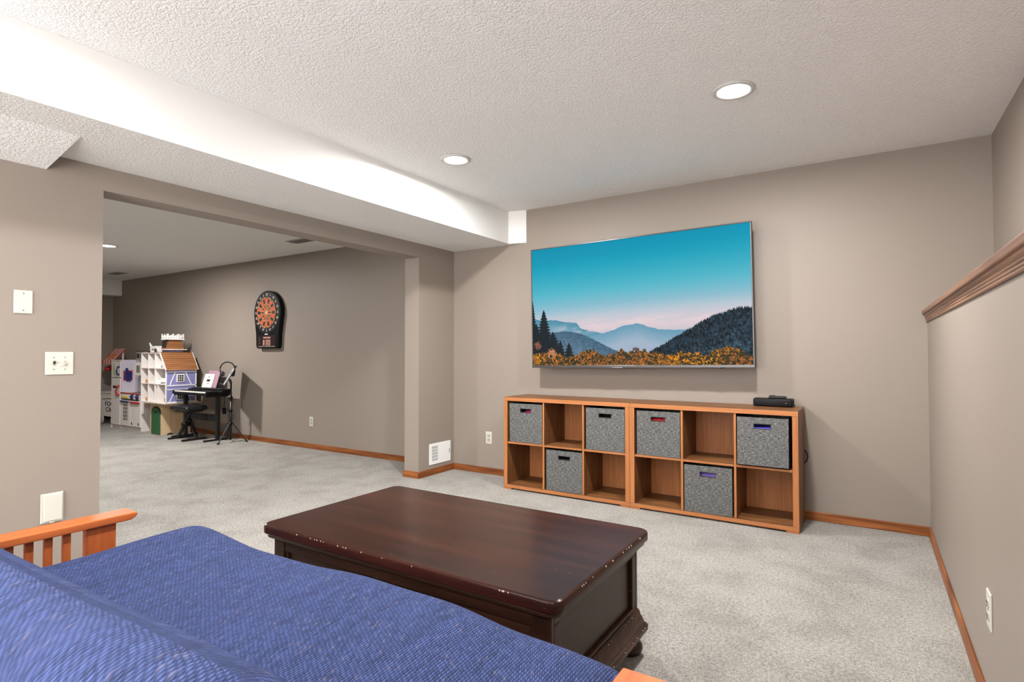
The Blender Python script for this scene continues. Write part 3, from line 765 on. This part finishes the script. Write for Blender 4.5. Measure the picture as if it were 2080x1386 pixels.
for r in (.021, .099, .113, .177, .194):
    tube(bm, [(r*math.cos(2*PI*i/40), -.072, r*math.sin(2*PI*i/40)) for i in range(41)], .0018, 5)
obj('web', bm, WIRE, db)
bm = bm_new()
for i, n in enumerate([20, 1, 18, 4, 13, 6, 10, 15, 2, 17, 3, 19, 7, 16, 8, 11, 14, 9, 12, 5]):
    a = PI/2-i*PI/10; text_bm(bm, str(n), .042, (.226*math.cos(a), -.067, .226*math.sin(a)), (1, 0, 0), (0, 0, 1))
obj('number_ring', bm, PAPER, db)
one_box('control_panel', (-.19, -.066, -.435, .19, -.060, -.285), new_mat('dart_panel', (38, 22, 22), .35), db)
LCD = new_mat('dart_display', (172, 128, 112), .5)
one_box('display', (-.065, -.069, -.325, .085, -.065, -.305), LCD, db)
for k in range(4): one_box('display', (-.015, -.069, -.355-k*.019, .085, -.065, -.342-k*.019), LCD, db)
one_box('display', (-.07, -.069, -.412, -.035, -.065, -.342), LCD, db)
for k in range(11):
    one_box('button', (-.165+k*.032, -.0685, -.43, -.150+k*.032, -.065, -.42), PLATE2, db)
for k in range(3): one_box('button', (-.15, -.0685, -.33-k*.03, -.135, -.065, -.318-k*.03), SILV, db)
bm = bm_new(); prism(bm, [(-.045, -.277), (.03, -.277), (.02, -.265), (-.005, -.268), (-.012, -.258), (-.03, -.266)], 'y', -.0655, -.061); obj('emblem', bm, PAPER, db)

# ------------------------------------------------------------------ play kitchen
kt = thing('play_kitchen', 'white toy kitchen with fridge, oven and red and navy handles', 'toy kitchen', (-6.36, -.41, 0))
KW, KD, KH = .97, .35, 1.03; XF = .32
def kp(name, d, m, bev=.003, par=kt): return one_box(name, d, m, par, bev)
kp('side_panel', (0, 0, 0, .014, KD, KH), TOYW); kp('side_panel', (KW-.014, 0, 0, KW, KD, .455), TOYW); kp('side_panel', (XF-.006, .006, 0, XF+.006, KD, KH), LAV)
kp('top_panel', (.014, 0, KH-.014, XF-.006, KD, KH), TOYW)
kp('toe_kick', (.014, .02, 0, KW-.014, .032, .05), TOYW)
d1 = kp('freezer_door', (.018, -.006, .765, XF-.01, .008, KH-.02), TOYW); d2 = kp('fridge_door', (.018, -.006, .055, XF-.01, .008, .755), TOYW)
bm = bm_new(); tube(bm, [(.285, -.006, .81), (.262, -.03, .82), (.25, -.034, .87), (.262, -.03, .92), (.285, -.006, .93)], .014, 8); obj('handle', bm, NAVY, d1)
bm = bm_new(); tube(bm, [(.285, -.006, .50), (.262, -.03, .515), (.245, -.036, .57), (.262, -.03, .63), (.285, -.006, .645)], .016, 8); obj('handle', bm, RED, d2)
bm = bm_new(); prism(bm, [(.08, .80), (.15, .80), (.155, .9), (.13, .98), (.10, .98), (.075, .9)], 'y', -.009, -.005); obj('sticker', bm, new_mat('sage_sticker', (186, 186, 150), .6), d1)
kp('sticker', (.075, -.009, .50, .15, -.005, .63), PAPER, .0, d2); kp('sticker', (.08, -.0095, .60, .19, -.0055, .64), SLOT, .0, d2); kp('sticker', (.15, -.0095, .52, .20, -.0055, .58), RED, .0, d2)
kp('backsplash', (XF+.006, .19, .55, KW, .20, KH), LAV); kp('counter', (XF+.006, -.008, .53, KW, .19, .55), TOYW)
kp('counter_edge', (XF+.006, -.012, .532, KW, -.006, .55), RED)
cp = kp('control_panel', (XF+.006, -.004, .455, KW, .01, .53), TOYW)
for x in (.70, .86):
    bm = bm_new(); lathe(bm, [(0, 0), (.036, 0), (.034, .018), (.012, .022), (.010, .034), (0, .034)], n=16); o = obj('knob', bm, NAVY, cp, (x, -.004, .492), (PI/2, 0, 0))
for k in range(4):
    bm = bm_new(); lathe(bm, [(0, 0), (.020, 0), (.017, .012), (0, .014)], n=12); obj('knob', bm, YEL, cp, (.40+k*.052, -.004, .485), (PI/2, 0, 0))
mw = kp('microwave', (.75, -.01, .81, KW, .19, 1.0), TOYW); kp('window', (.83, -.014, .85, .93, -.009, .955), new_mat('smoky_window', (128, 118, 116), .3), .0, mw)
bm = bm_new()
x0, x1, z0, z1 = XF+.012, .635, .06, .435
for d in ((x0, -.006, z0, .39, .008, z1), (.56, -.006, z0, x1, .008, z1), (.39, -.006, z0, .56, .008, .135), (.39, -.006, .375, .56, .008, z1)): box(bm, *d)
ov = obj('oven_door', bm, TOYW, kt)
kp('oven_window', (.39, .0, .135, .56, .004, .375), new_mat('oven_mesh', (150, 140, 136), .5), 0., ov)
for k in range(4): kp('oven_bar', (.39, -.004, .17+k*.055, .56, .0, .178+k*.055), TOYW, 0., ov)
bm = bm_new(); bar(bm, (x0+.03, -.02, .415), (x1-.03, -.02, .415), .024, .024, bev=.006); obj('handle', bm, NAVY, ov)
cd = kp('cabinet_door', (.65, -.006, .06, KW-.018, .008, .435), TOYW)
bm = bm_new(); bar(bm, (.67, -.02, .41), (.93, -.02, .41), .026, .026, bev=.006); obj('handle', bm, RED, cd)
for x in (.70, .90): kp('foot_sticker', (x-.02, -.009, .085, x+.005, -.0055, .12), SLOT, 0., cd)
kp('burner', (.62, .03, .55, .93, .16, .556), DGREY); kp('shelf_back', (.014, KD-.01, 0, KW-.014, KD, .53), TOYW)
kp('pot_rail', (.90, .05, .556, .955, .13, .64), RED)
bm = bm_new(); box(bm, 0, -.062, -.075, .008, .062, .075, .003)
tag(obj('pot_holder', bm, RED, None, (-6.0335, -.322, .795)), 'square red pot holder hanging on the fridge side of the toy kitchen', 'pot holder')
bm = bm_new()
prism(bm, [(-.02, -.10), (.03, -.105), (.045, -.05), (.055, .03), (.03, .04), (.01, .05), (-.01, .10), (-.035, .095), (-.045, .02), (-.05, -.05)], 'x', 0, .022, bev=.006)
tag(obj('oven_mitt', bm, NAVY, None, (-6.025, -.325, .81)), 'navy blue oven mitt hanging over the red pot holder', 'oven mitt')

# small toys on the kitchen and dollhouse tops
tc = thing('toy_oven', 'small brown toy box with dark openings on the toy kitchen', 'toy', (-5.53, -.30, KH))
one_box('body', (-.11, -.08, 0, .11, .08, .125), new_mat('taupe_board', (150, 138, 128), .6), tc, .004)
for x in (-.05, .05): one_box('opening', (x-.035, -.083, .03, x+.035, -.079, .095), SLOT, tc)
one_box('lid', (-.118, -.088, .125, .118, .088, .137), BROWN, tc, .003)
for d in ((-.11, -.11), (.08, .06)): pass
one_box('support_rail', (KW-.24, .19, 1.0, KW, KD-.01, KH), TOYW, kt, .003)

# ------------------------------------------------------------------ dollhouse on its plywood stand
st = thing('dollhouse_stand', 'pale plywood stand with a green arched door under the dollhouse', 'stand', (-5.09, -.43, 0))
bm = bm_new(); box(bm, 0, 0, 0, .34, .014, .43, .002, 1); obj('front_board', bm, PLY, st)
one_box('side_board', (.326, .014, 0, .34, .38, .43), PLY, st, .002); one_box('side_board', (0, .014, 0, .014, .38, .43), PLY, st, .002)
one_box('top_board', (-.03, -.07, .43, .575, .40, .447), PLY, st, .003)
arch = lambda hw, zb, zs: [(-hw, zb), (hw, zb)] + [(hw*math.cos(PI*i/14), zs+hw*.62*math.sin(PI*i/14)) for i in range(15)]
bm = bm_new(); prism(bm, arch(.118, .012, .30), 'y', -.012, 0, bev=.002); dr = obj('door', bm, GREEN, st, (.175, 0, 0)); dr['label'] = 'green arched door'
bm = bm_new(); prism(bm, [(.032*math.cos(2*PI*i/18), .315+.013*math.sin(2*PI*i/18)) for i in range(18)], 'y', -.0135, -.011); obj('finger_hole', bm, SLOT, dr)
bm = bm_new(); A = arch(.13, .30, .315); prism(bm, A, 'y', -.004, 0); obj('door_shadow_board', bm, SLOT, st, (.175, 0, 0))
bm = bm_new(); prism(bm, [(.06, 0), (.15, 0)] + [(.105+.045*math.cos(PI*i/10), .028*math.sin(PI*i/10)) for i in range(11)], 'x', .3395, .3425); obj('mouse_hole', bm, SLOT, st)

dh = thing('dollhouse', 'lilac dollhouse with open rooms and shingled roof', 'dollhouse', (-5.215, -.50, .447))
# local: x 0..0.70, y 0..0.40, z 0..0.69 ; open face at y = 0
DW, DD = .70, .40; zf = .018; z1_, z2_, ze, zt = .262, .478, .468, .690
dp = lambda name, d, m, bev=.0015: one_box(name, d, m, dh, bev)
dp('floor_board', (-.01, -.02, 0, DW+.008, DD+.02, zf), TOYW)
dp('left_wall', (0, 0, zf, .010, DD, zt), TOYW)
dp('shelf_floor', (.010, 0, z1_-.006, DW-.010, DD-.008, z1_+.006), TOYW); dp('shelf_floor', (.010, 0, z2_-.008, DW-.010, DD-.008, z2_+.004), TOYW)
for x, za, zb in ((.205, zf, z1_-.006), (.39, zf, z1_-.006), (.475, zf, z1_-.006), (.205, z1_+.006, z2_-.008), (.39, z1_+.006, z2_-.008), (.205, z2_+.004, zt-.01), (.39, z2_+.004, zt-.01)):
    dp('partition', (x-.005, 0, za, x+.005, DD-.008, zb), TOYW)
dp('ceiling_board', (.010, -.004, zt-.010, .55, DD, zt), TOYW)
bm = bm_new(); prism(bm, [(.010, zf), (DW-.010, zf), (DW-.010, ze), (.55, zt-.01), (.010, zt-.01)], 'y', DD-.008, DD)
obj('back_wall', bm, new_mat('wallpaper', (206, 192, 176), .7), dh)
bm = bm_new(); box(bm, DW-.010, .004, zf, DW, DD, ze-.004); sw = obj('side_wall', bm, PURP, dh); sw['label'] = 'lilac side wall'
def beam(a, b, w=.014): 
    bm = bm_new(); bar(bm, (DW+.002, a[0], a[1]), (DW+.002, b[0], b[1]), w, .006, upv=(1, 0, 0)); obj('timber_strip', bm, TRIMW, sw)
beam((.0, .012), (.0, .46), .018); beam((DD-.006, .02), (DD-.006, .455), .014); beam((0, .245), (DD, .245), .014); beam((0, .43), (DD, .43), .012); beam((0, .19), (DD, .19), .01)
beam((.12, .425), (.05, .255), .011); beam((.25, .425), (.33, .255), .011); beam((.12, .185), (.05, .025), .011); beam((.25, .185), (.33, .025), .011); beam((0, .022), (DD, .022), .01)
for zc in (.345, .105):
    bm = bm_new(); box(bm, DW, .135, zc-.055, DW+.008, .235, zc+.055); w_ = obj('window', bm, TRIMW, sw)
    for i in range(3):
        for j in range(3):
            one_box('pane', (DW+.0075, .147+i*.027, zc-.045+j*.031, DW+.0095, .168+i*.027, zc-.020+j*.031), SLOT, w_)
# sloping roof on the open side's end
ra, rb = Vector((.552, 0, zt)), Vector((DW+.022, 0, ze-.012)); rd = (rb-ra); RL = rd.length; rd.normalize(); rn = Vector((-rd.z, 0, rd.x)); rn = rn if rn.x > 0 else -rn
bm = bm_new(); bar(bm, ra+Vector((0, DD/2, 0))-rn*.006, rb+Vector((0, DD/2, 0))-rn*.006, DD+.03, .008, upv=rn); rf = obj('roof', bm, TRIMW, dh)
for k in range(9):
    a = ra+rd*(RL*k/9); b = ra+rd*(RL*(k+1)/9+.004); c = Vector((0, DD/2, 0))
    bm = bm_new(); bar(bm, a+c+rn*.0015, b+c+rn*.006, DD+.034, .004, upv=rn); obj('shingle_row', bm, SHIN, rf)
bm = bm_new(); bar(bm, ra+Vector((0, -.012, 0)), rb+Vector((0, -.012, 0)), .012, .014, upv=rn); obj('barge_board', bm, TRIMW, rf)
bm = bm_new(); bar(bm, ra+Vector((0, DD+.015, 0)), rb+Vector((0, DD+.015, 0)), .008, .014, upv=rn); obj('barge_board', bm, TRIMW, rf)
for k in range(4): dp('ridge_shingle', (.28, .004+k*.095, zt, .56, .09+k*.095, zt+.008), SHIN)
# cupola with fretwork
cu = one_box('cupola', (.31, .13, zt+.008, .49, .32, zt+.04), PURP, dh, .001); cu['label'] = 'shingled cupola with a white railing'
one_box('cornice', (.285, .09, zt+.04, .53, .36, zt+.05), TRIMW, cu)
def frustum(x0, y0, x1, y1, z0, z1, ins, m, name, par):
    bm = bm_new(); a = [bm.verts.new(p) for p in ((x0, y0, z0), (x1, y0, z0), (x1, y1, z0), (x0, y1, z0))]
    b = [bm.verts.new(p) for p in ((x0+ins, y0+ins, z1), (x1-ins, y0+ins, z1), (x1-ins, y1-ins, z1), (x0+ins, y1-ins, z1))]
    bm.faces.new(a[::-1]); bm.faces.new(b)
    for i in range(4): bm.faces.new([a[i], a[(i+1) % 4], b[(i+1) % 4], b[i]])
    return obj(name, bm, m, par)
for k in range(6):
    i0 = .0+k*.005; frustum(.31+i0, .12+i0, .50-i0, .33-i0, zt+.05+k*.022, zt+.05+(k+1)*.022+.001, -.0, SHIN, 'shingle_row', cu); 
bm = bm_new(); box(bm, .345, .112, zt+.075, .435, .14, zt+.165); obj('dormer_opening', bm, SLOT, cu)
one_box('deck', (.315, .11, zt+.182, .505, .335, zt+.192), TRIMW, cu)
bm = bm_new()
for x in (.325, .495):
    for k in range(7):
        y = .12+k*.034; hh = .055 if k % 2 else .072; box(bm, x-.003, y-.006, zt+.192, x+.003, y+.006, zt+.192+hh)
    box(bm, x-.004, .115, zt+.225, x+.004, .33, zt+.236)
for k in range(6):
    x = .33+k*.032; hh = .055 if k % 2 else .072; box(bm, x-.0055, .117, zt+.192, x+.0055, .123, zt+.192+hh); box(bm, x-.0055, .322, zt+.192, x+.0055, .328, zt+.192+hh)
obj('railing', bm, TRIMW, cu)

# miniature furniture in the open rooms
X0, Y0, Z0 = -5.215, -.50, .447
def mini_bed(x, z, label):
    t = thing('toy_bed', label, 'toy furniture', (X0+x, Y0+.10, Z0+z))
    one_box('mattress', (-.062, -.06, .008, .062, .10, .046), TAN, t, .006)
    one_box('headboard', (-.065, .10, 0, .065, .110, .075), TAN, t, .002)
    for sx in (-.056, .056): one_box('leg', (sx-.006, -.055, 0, sx+.006, -.043, .009), TAN, t)
mini_bed(.105, z1_+.0062, 'tiny pine bed in the middle-floor end room of the dollhouse')
mini_bed(.105, zf+.0002, 'tiny pine bed in the bottom-floor end room of the dollhouse')
t = thing('toy_crib', 'tiny white crib at the front of the dollhouse middle floor', 'toy furniture', (X0+.455, Y0+.05, Z0+z1_+.0062))
for k in range(6): one_box('slat', (-.05+k*.02-.0035, -.03, 0, -.05+k*.02+.0035, -.024, .07), TRIMW, t)
for k in range(6): one_box('slat', (-.05+k*.02-.0035, .04, 0, -.05+k*.02+.0035, .046, .07), TRIMW, t)
one_box('mattress', (-.05, -.024, .018, .05, .04, .028), TRIMW, t); one_box('rail', (-.055, -.031, .064, .055, -.023, .072), TRIMW, t); one_box('rail', (-.055, .039, .064, .055, .047, .072), TRIMW, t)
t = thing('toy_chair', 'tiny wooden chair in the bottom room of the dollhouse', 'toy furniture', (X0+.60, Y0+.07, Z0+zf+.0002))
one_box('seat', (-.035, -.03, .05, .035, .03, .058), TAN, t, .001); one_box('backrest', (-.035, .024, .058, .035, .032, .14), TAN, t, .001)
for sx in (-.029, .029):
    for sy in (-.024, .026): one_box('leg', (sx-.005, sy-.005, 0, sx+.005, sy+.005, .05), TAN, t)
t = thing('toy_mirror', 'tiny black oval mirror in the dollhouse middle room', 'toy furniture', (X0+.30, Y0+.10, Z0+z1_+.0062))
bm = bm_new(); prism(bm, [(.028*math.cos(2*PI*i/20), .085+.048*math.sin(2*PI*i/20)) for i in range(20)], 'y', -.004, .004, bev=.001); obj('oval_frame', bm, BLACK, t)
bm = bm_new(); lathe(bm, [(0, 0), (.026, 0), (.022, .006), (.006, .01), (.005, .04), (0, .04)], n=14); obj('pedestal', bm, BLACK, t)
t = thing('toy_wardrobe', 'tiny dark wardrobe on the dollhouse top floor', 'toy furniture', (X0+.30, Y0+.20, Z0+z2_+.0042))
one_box('body', (-.05, -.03, .008, .05, .03, .15), DGREY, t, .002)
for sx in (-1, 1): one_box('door', (min(sx*.002, sx*.047), -.033, .015, max(sx*.002, sx*.047), -.0295, .143), DGREY, t)
one_box('plinth', (-.045, -.027, 0, .045, .027, .008), DGREY, t)
t = thing('toy_table', 'tiny white table on the dollhouse top floor', 'toy furniture', (X0+.46, Y0+.08, Z0+z2_+.0042))
one_box('top', (-.04, -.03, .05, .04, .03, .058), TRIMW, t)
for sx in (-.032, .032):
    for sy in (-.023, .023): one_box('leg', (sx-.004, sy-.004, 0, sx+.004, sy+.004, .05), TRIMW, t)
# toys on top of the dollhouse
ztop = Z0+zt
t = thing('toy_cottage', 'tiny white toy building on top of the dollhouse', 'toy', (X0+.17, Y0+.12, ztop))
one_box('walls', (-.075, -.04, 0, .075, .04, .085), TRIMW, t, .002)
for x in (-.03, .005, .04): one_box('window', (x-.008, -.043, .03, x+.008, -.039, .06), SLOT, t)
one_box('roof', (-.082, -.047, .085, .082, .047, .096), TRIMW, t, .003)
t = thing('toy_pump', 'white toy pump with a curved spout beside the tiny cottage', 'toy', (X0+.03, Y0+.12, ztop))
one_box('base_block', (-.03, -.03, 0, .03, .03, .02), BROWN, t, .002)
bm = bm_new(); tube(bm, [(0, 0, .02), (0, 0, .075), (-.012, 0, .10), (-.035, 0, .115), (-.05, 0, .14)], [.018, .017, .014, .011, .010], 10); obj('spout', bm, TRIMW, t)
bm = bm_new(); tube(bm, [(.0, 0, .08), (.04, 0, .085)], .009, 8); obj('handle', bm, TRIMW, t)
t = thing('toy_fence', 'dark brown toy fence on the dollhouse beside the cupola', 'toy', (X0+.275, Y0+.06, ztop+.0))
for k in range(4): one_box('picket', (-.022+k*.014-.004, -.004, 0, -.022+k*.014+.004, .004, .06), BROWN, t)
one_box('rail', (-.028, .004, .03, .028, .008, .04), BROWN, t)

# ------------------------------------------------------------------ food cart behind the toy kitchen
fc = thing('toy_food_cart', 'white toy food cart with a red striped awning', 'toy cart', (-7.02, -.30, 0))
one_box('body', (0, 0, .13, .61, .24, .50), TOYW, fc, .004)
one_box('counter', (-.015, -.015, .50, .62, .255, .516), TOYW, fc, .004)
bm = bm_new(); text_bm(bm, 'FOOD', .105, (.385, -.0015, .328), (1.35, 0, 0), (0, 0, 1), .0015); text_bm(bm, 'CART', .105, (.385, -.0015, .237), (1.35, 0, 0), (0, 0, 1), .0015)
obj('lettering', bm, SLOT, fc)
bm = bm_new(); tube(bm, [(.10+.46*i/12, -.003, .395+.02*math.sin(PI*i/12)) for i in range(13)], .005, 6); obj('painted_arc', bm, SLOT, fc)
for x in (.10, .52):
    for y in (-.02, .24):
        bm = bm_new(); lathe(bm, [(0, -.012), (.03, -.014), (.07, -.012), (.078, 0), (.07, .012), (.03, .014), (0, .012)], n=24); obj('wheel', bm, PLATE2, fc, (x, y, .078), (PI/2, 0, 0))
    one_box('axle', (x-.01, -.01, .07, x+.01, .23, .13), DGREY, fc)
for x in (.20, .52): one_box('canopy_pole', (x-.009, .091, .516, x+.009, .109, 1.165), TOYW, fc)
STW = new_mat('awning_cream', (222, 196, 180), .8); STR = new_mat('awning_red', (170, 60, 62), .8)
n = 9
for k in range(n):
    x0 = .16+k*.40/n; x1 = x0+.40/n; bm = bm_new()
    prism(bm, [(-.04, 1.0), (.13, 1.195), (.13, 1.207), (-.04, 1.012)], 'x', x0, x1); prism(bm, [(-.044, .955), (-.036, .955), (-.036, 1.012), (-.044, 1.012)], 'x', x0+.003, x1-.003)
    obj('awning_stripe', bm, STR if k % 2 == 0 else STW, fc)
bm = bm_new(); prism(bm, [(.12*math.cos(2*PI*i/24), .06*math.sin(2*PI*i/24)) for i in range(24)], 'z', 0, .004)
obj('awning_badge', bm, new_mat('badge_orange', (206, 124, 84), .7), fc, (.34, .025, 1.0875), (math.radians(48.9), 0, 0))
bm = bm_new(); lathe(bm, [(0, 0), (.05, 0), (.055, .03), (.04, .06), (0, .065)], n=16); obj('hanging_lamp', bm, RED, fc, (.20, .03, .86))
bm = bm_new(); tube(bm, [(.20, .03, .92), (.20, .03, 1.085)], .003, 6); obj('lamp_cord', bm, SLOT, fc)

# ------------------------------------------------------------------ keyboard, stand, bench, music stand
ks = thing('keyboard_stand', 'black metal stand under the piano keyboard', 'stand', (-4.085, -.26, 0))
for x in (-.39, .40):
    l = one_box('leg', (x-.022, -.022, .015, x+.022, .022, .565), BLACKM, ks, .003)
    bm = bm_new(); bar(bm, (x, -.18, .012), (x, .17, .012), .03, .022, bev=.004); obj('foot_bar', bm, BLACKM, l)
    bm = bm_new(); bar(bm, (x, -.15, .575), (x, .14, .575), .04, .02, bev=.003); obj('support_arm', bm, BLACKM, l)
one_box('crossbar', (-.368, -.012, .24, .378, .012, .33), BLACKM, ks, .003)
kb = thing('piano_keyboard', 'black electronic piano keyboard with white keys', 'keyboard', (-4.045, -.27, .586))
bm = bm_new(); prism(bm, [(-.17, 0), (.15, 0), (.155, .075), (.04, .062), (.02, .042), (-.165, .034), (-.175, .02)], 'x', -.42, .42, bev=.004); obj('case', bm, BLACK, kb)
for i in range(36):
    x = -.388+i*.0216; one_box('white_key', (x, -.160, .034, x+.0202, -.03, .044), PAPER, kb)
    if i % 7 not in (2, 6) and i < 35: one_box('black_key', (x+.0150, -.105, .044, x+.0275, -.03, .053), BLACK, kb)
one_box('end_block', (-.42, -.172, .03, -.391, -.02, .052), BLACK, kb, .004); one_box('end_block', (.392, -.172, .03, .42, -.02, .052), BLACK, kb, .004)
one_box('control_strip', (-.36, .055, .0635, .36, .11, .0725), DGREY, kb, .001, rot=(.1, 0, 0))
bm = bm_new(); bar(bm, (-.04, .125, .07), (-.04, .175, .245), .36, .008, upv=(0, 1, 0)); 
obj('music_rest', bm, BLACK, kb)
def flat_book(name, label, cat, loc, w, h, tilt, m, extra=None):
    t = thing(name, label, cat, loc); t.rotation_euler = (tilt, 0, 0)
    one_box('cover', (-w/2, -.005, 0, w/2, 0, h), m, t, .0008); one_box('pages', (-w/2+.003, 0, .002, w/2-.001, .004, h-.002), PAPER, t)
    return t
b1 = flat_book('music_book', 'white music book leaning on the keyboard rest', 'book', (-4.13, -.1665, .664), .24, .19, -.285, PAPER)
one_box('cover_print', (-.035, -.0058, .085, .045, -.0048, .115), DGREY, b1); one_box('cover_print', (-.005, -.0058, .05, .035, -.0048, .065), PINK, b1); one_box('cover_print', (-.01, -.0058, .14, .008, -.0048, .158), DGREY, b1)
flat_book('music_book', 'mauve music book standing behind the white one', 'book', (-4.06, -.1535, .666), .27, .235, -.285, PINK)
bm = bm_new(); tube(bm, [(-3.66, -.19, .60), (-3.64, -.20, .50), (-3.64, -.20, .42)], .004, 6); 
pa = thing('power_adapter', 'black adapter hanging on a thin cord beside the keyboard', 'adapter', (0, 0, 0))
obj('cord', bm, BLACK, pa); one_box('brick', (-3.662, -.215, .34, -3.618, -.185, .42), BLACK, pa, .004)

bn = thing('piano_bench', 'black padded folding piano bench in front of the keyboard', 'bench', (-4.13, -.41, 0))
def soft(x, y, z): return (x, y, z + .008*(1-(x/.2)**2)*(z > 0))
slab('seat_pad', .42, .29, .06, .028, 16, 10, 4, bn, soft, BLACKV).location = (.03, 0, .415)
one_box('seat_plate', (-.13, -.10, .366, .19, .10, .386), BLACKM, bn, .003)
for s, y in ((1, -.03), (-1, .03)):
    bm = bm_new(); bar(bm, (-.17*s, y, .02), (.12*s+.02, y, .375), .035, .03, bev=.003, upv=(0, 1, 0)); obj('leg', bm, BLACKM, bn)
    bm = bm_new(); bar(bm, (-.17*s, -.16, .014), (-.17*s, .16, .014), .03, .026, bev=.006); obj('foot_bar', bm, BLACKM, bn)
bm = bm_new(); tube(bm, [(0.005, -.07, .2), (0.005, .05, .2)], .028, 14); obj('pivot_knob', bm, BLACK, bn)

ms = thing('music_stand', 'black tripod music stand with tilted desk against the far wall', 'music stand', (-3.43, -.235, 0))
bm = bm_new(); tube(bm, [(0, 0, .03), (0, 0, .52)], .014, 12); po = obj('post', bm, BLACKM, ms)
bm = bm_new(); tube(bm, [(0, 0, .50), (0, 0, .76)], .010, 12); obj('upper_tube', bm, BLACKM, po)
for z in (.235, .40, .56):
    bm = bm_new(); tube(bm, [(0, 0, z-.018), (0, 0, z+.018)], .021, 12); c_ = obj('collar', bm, BLACK, ms)
    bm = bm_new(); bar(bm, (-.016, -.008, z), (-.045, -.02, z), .014, .014, bev=.004); obj('knob', bm, BLACK, ms)
for a in (math.radians(-70), math.radians(35), math.radians(165)):
    d = Vector((math.cos(a), math.sin(a), 0)); R_ = .215
    if math.degrees(a) > 30 and math.degrees(a) < 40: R_ = .20
    bm = bm_new(); bar(bm, d*.02+Vector((0, 0, .245)), d*R_+Vector((0, 0, .012)), .018, .008, bev=.002); l = obj('leg', bm, BLACKM, ms)
    bm = bm_new(); bar(bm, d*(R_-.014)+Vector((0, 0, .016)), d*(R_+.012)+Vector((0, 0, .008)), .022, .015, bev=.004); obj('rubber_foot', bm, BLACK, l)
    bm = bm_new(); bar(bm, d*.016+Vector((0, 0, .05)), d*(R_*.55)+Vector((0, 0, .125)), .012, .004); obj('brace', bm, BLACKM, l)
# desk: width runs along the line of sight, leaning back towards the wall
wv = Vector((-.86, .46, 0)).normalized(); lean = Vector((.30, .52, 0)).normalized()
Rm = Matrix((wv, Vector((0, 0, 1)).cross(wv), Vector((0, 0, 1)))).transposed()
nrm = Vector((0, 0, 1)).cross(wv)     # horizontal across the desk
sgn = 1 if nrm.x > 0 else -1; nrm = nrm*sgn
upd = (Vector((0, 0, 1))*.87 + nrm*.49).normalized()
def desk_box(bm, u0, u1, v0, v1, d0, d1):
    dn = wv.cross(upd)
    o_ = Vector((0, 0, .735)) - nrm*.075
    vsx = [bm.verts.new(o_+wv*u+upd*v+dn*d) for d in (d0, d1) for v in (v0, v1) for u in (u0, u1)]
    for q in ((0, 2, 3, 1), (4, 5, 7, 6), (0, 1, 5, 4), (2, 6, 7, 3), (0, 4, 6, 2), (1, 3, 7, 5)): bm.faces.new([vsx[i] for i in q])
    bmesh.ops.recalc_face_normals(bm, faces=bm.faces)
dsgn = 1 if wv.cross(upd).z > 0 else -1
bm = bm_new(); desk_box(bm, -.20, .20, -.01, .27, -.002, .002); dk = obj('desk', bm, DGREY, ms)
bm = bm_new(); desk_box(bm, -.20, .20, -.016, -.008, -.002, .05*dsgn); obj('lip', bm, BLACKM, dk)
bm = bm_new(); bar(bm, (0, 0, .75), Vector((0, 0, .80))-nrm*.02, .03, .03, bev=.004); obj('tilt_bracket', bm, BLACKM, ms)
bm = bm_new(); desk_box(bm, -.15, .15, -.006, .225, .003*dsgn, .008*dsgn); o = tag(obj('sheet_music', bm, new_mat('grey_folder', (168, 168, 172), .6), None, (-3.43, -.235, 0)), 'pale sheet music folder on the black music stand', 'sheet music')
# headphones hooked over the desk top
hp = thing('headphones', 'black headphones hanging on the music stand desk', 'headphones', (-3.47, -.26, .90))
vd_ = Vector((.5, .87, 0)); side = Vector((.87, .5, 0))
bm = bm_new(); tube(bm, [side*(.098*math.cos(a))+Vector((0, 0, .02+.098*math.sin(a))) for a in [math.radians(d) for d in range(-32, 213, 12)]], .0075, 8); obj('headband', bm, BLACK, hp)
for s in (-1, 1):
    bm = bm_new(); lathe(bm, [(0, -.016), (.026, -.016), (.032, -.008), (.032, .010), (.022, .020), (0, .020)], n=18)
    o = obj('ear_cup', bm, BLACKV, hp, side*(s*.066)+Vector((0, 0, -.035)), (0, PI/2*s, math.atan2(.5, .87)))
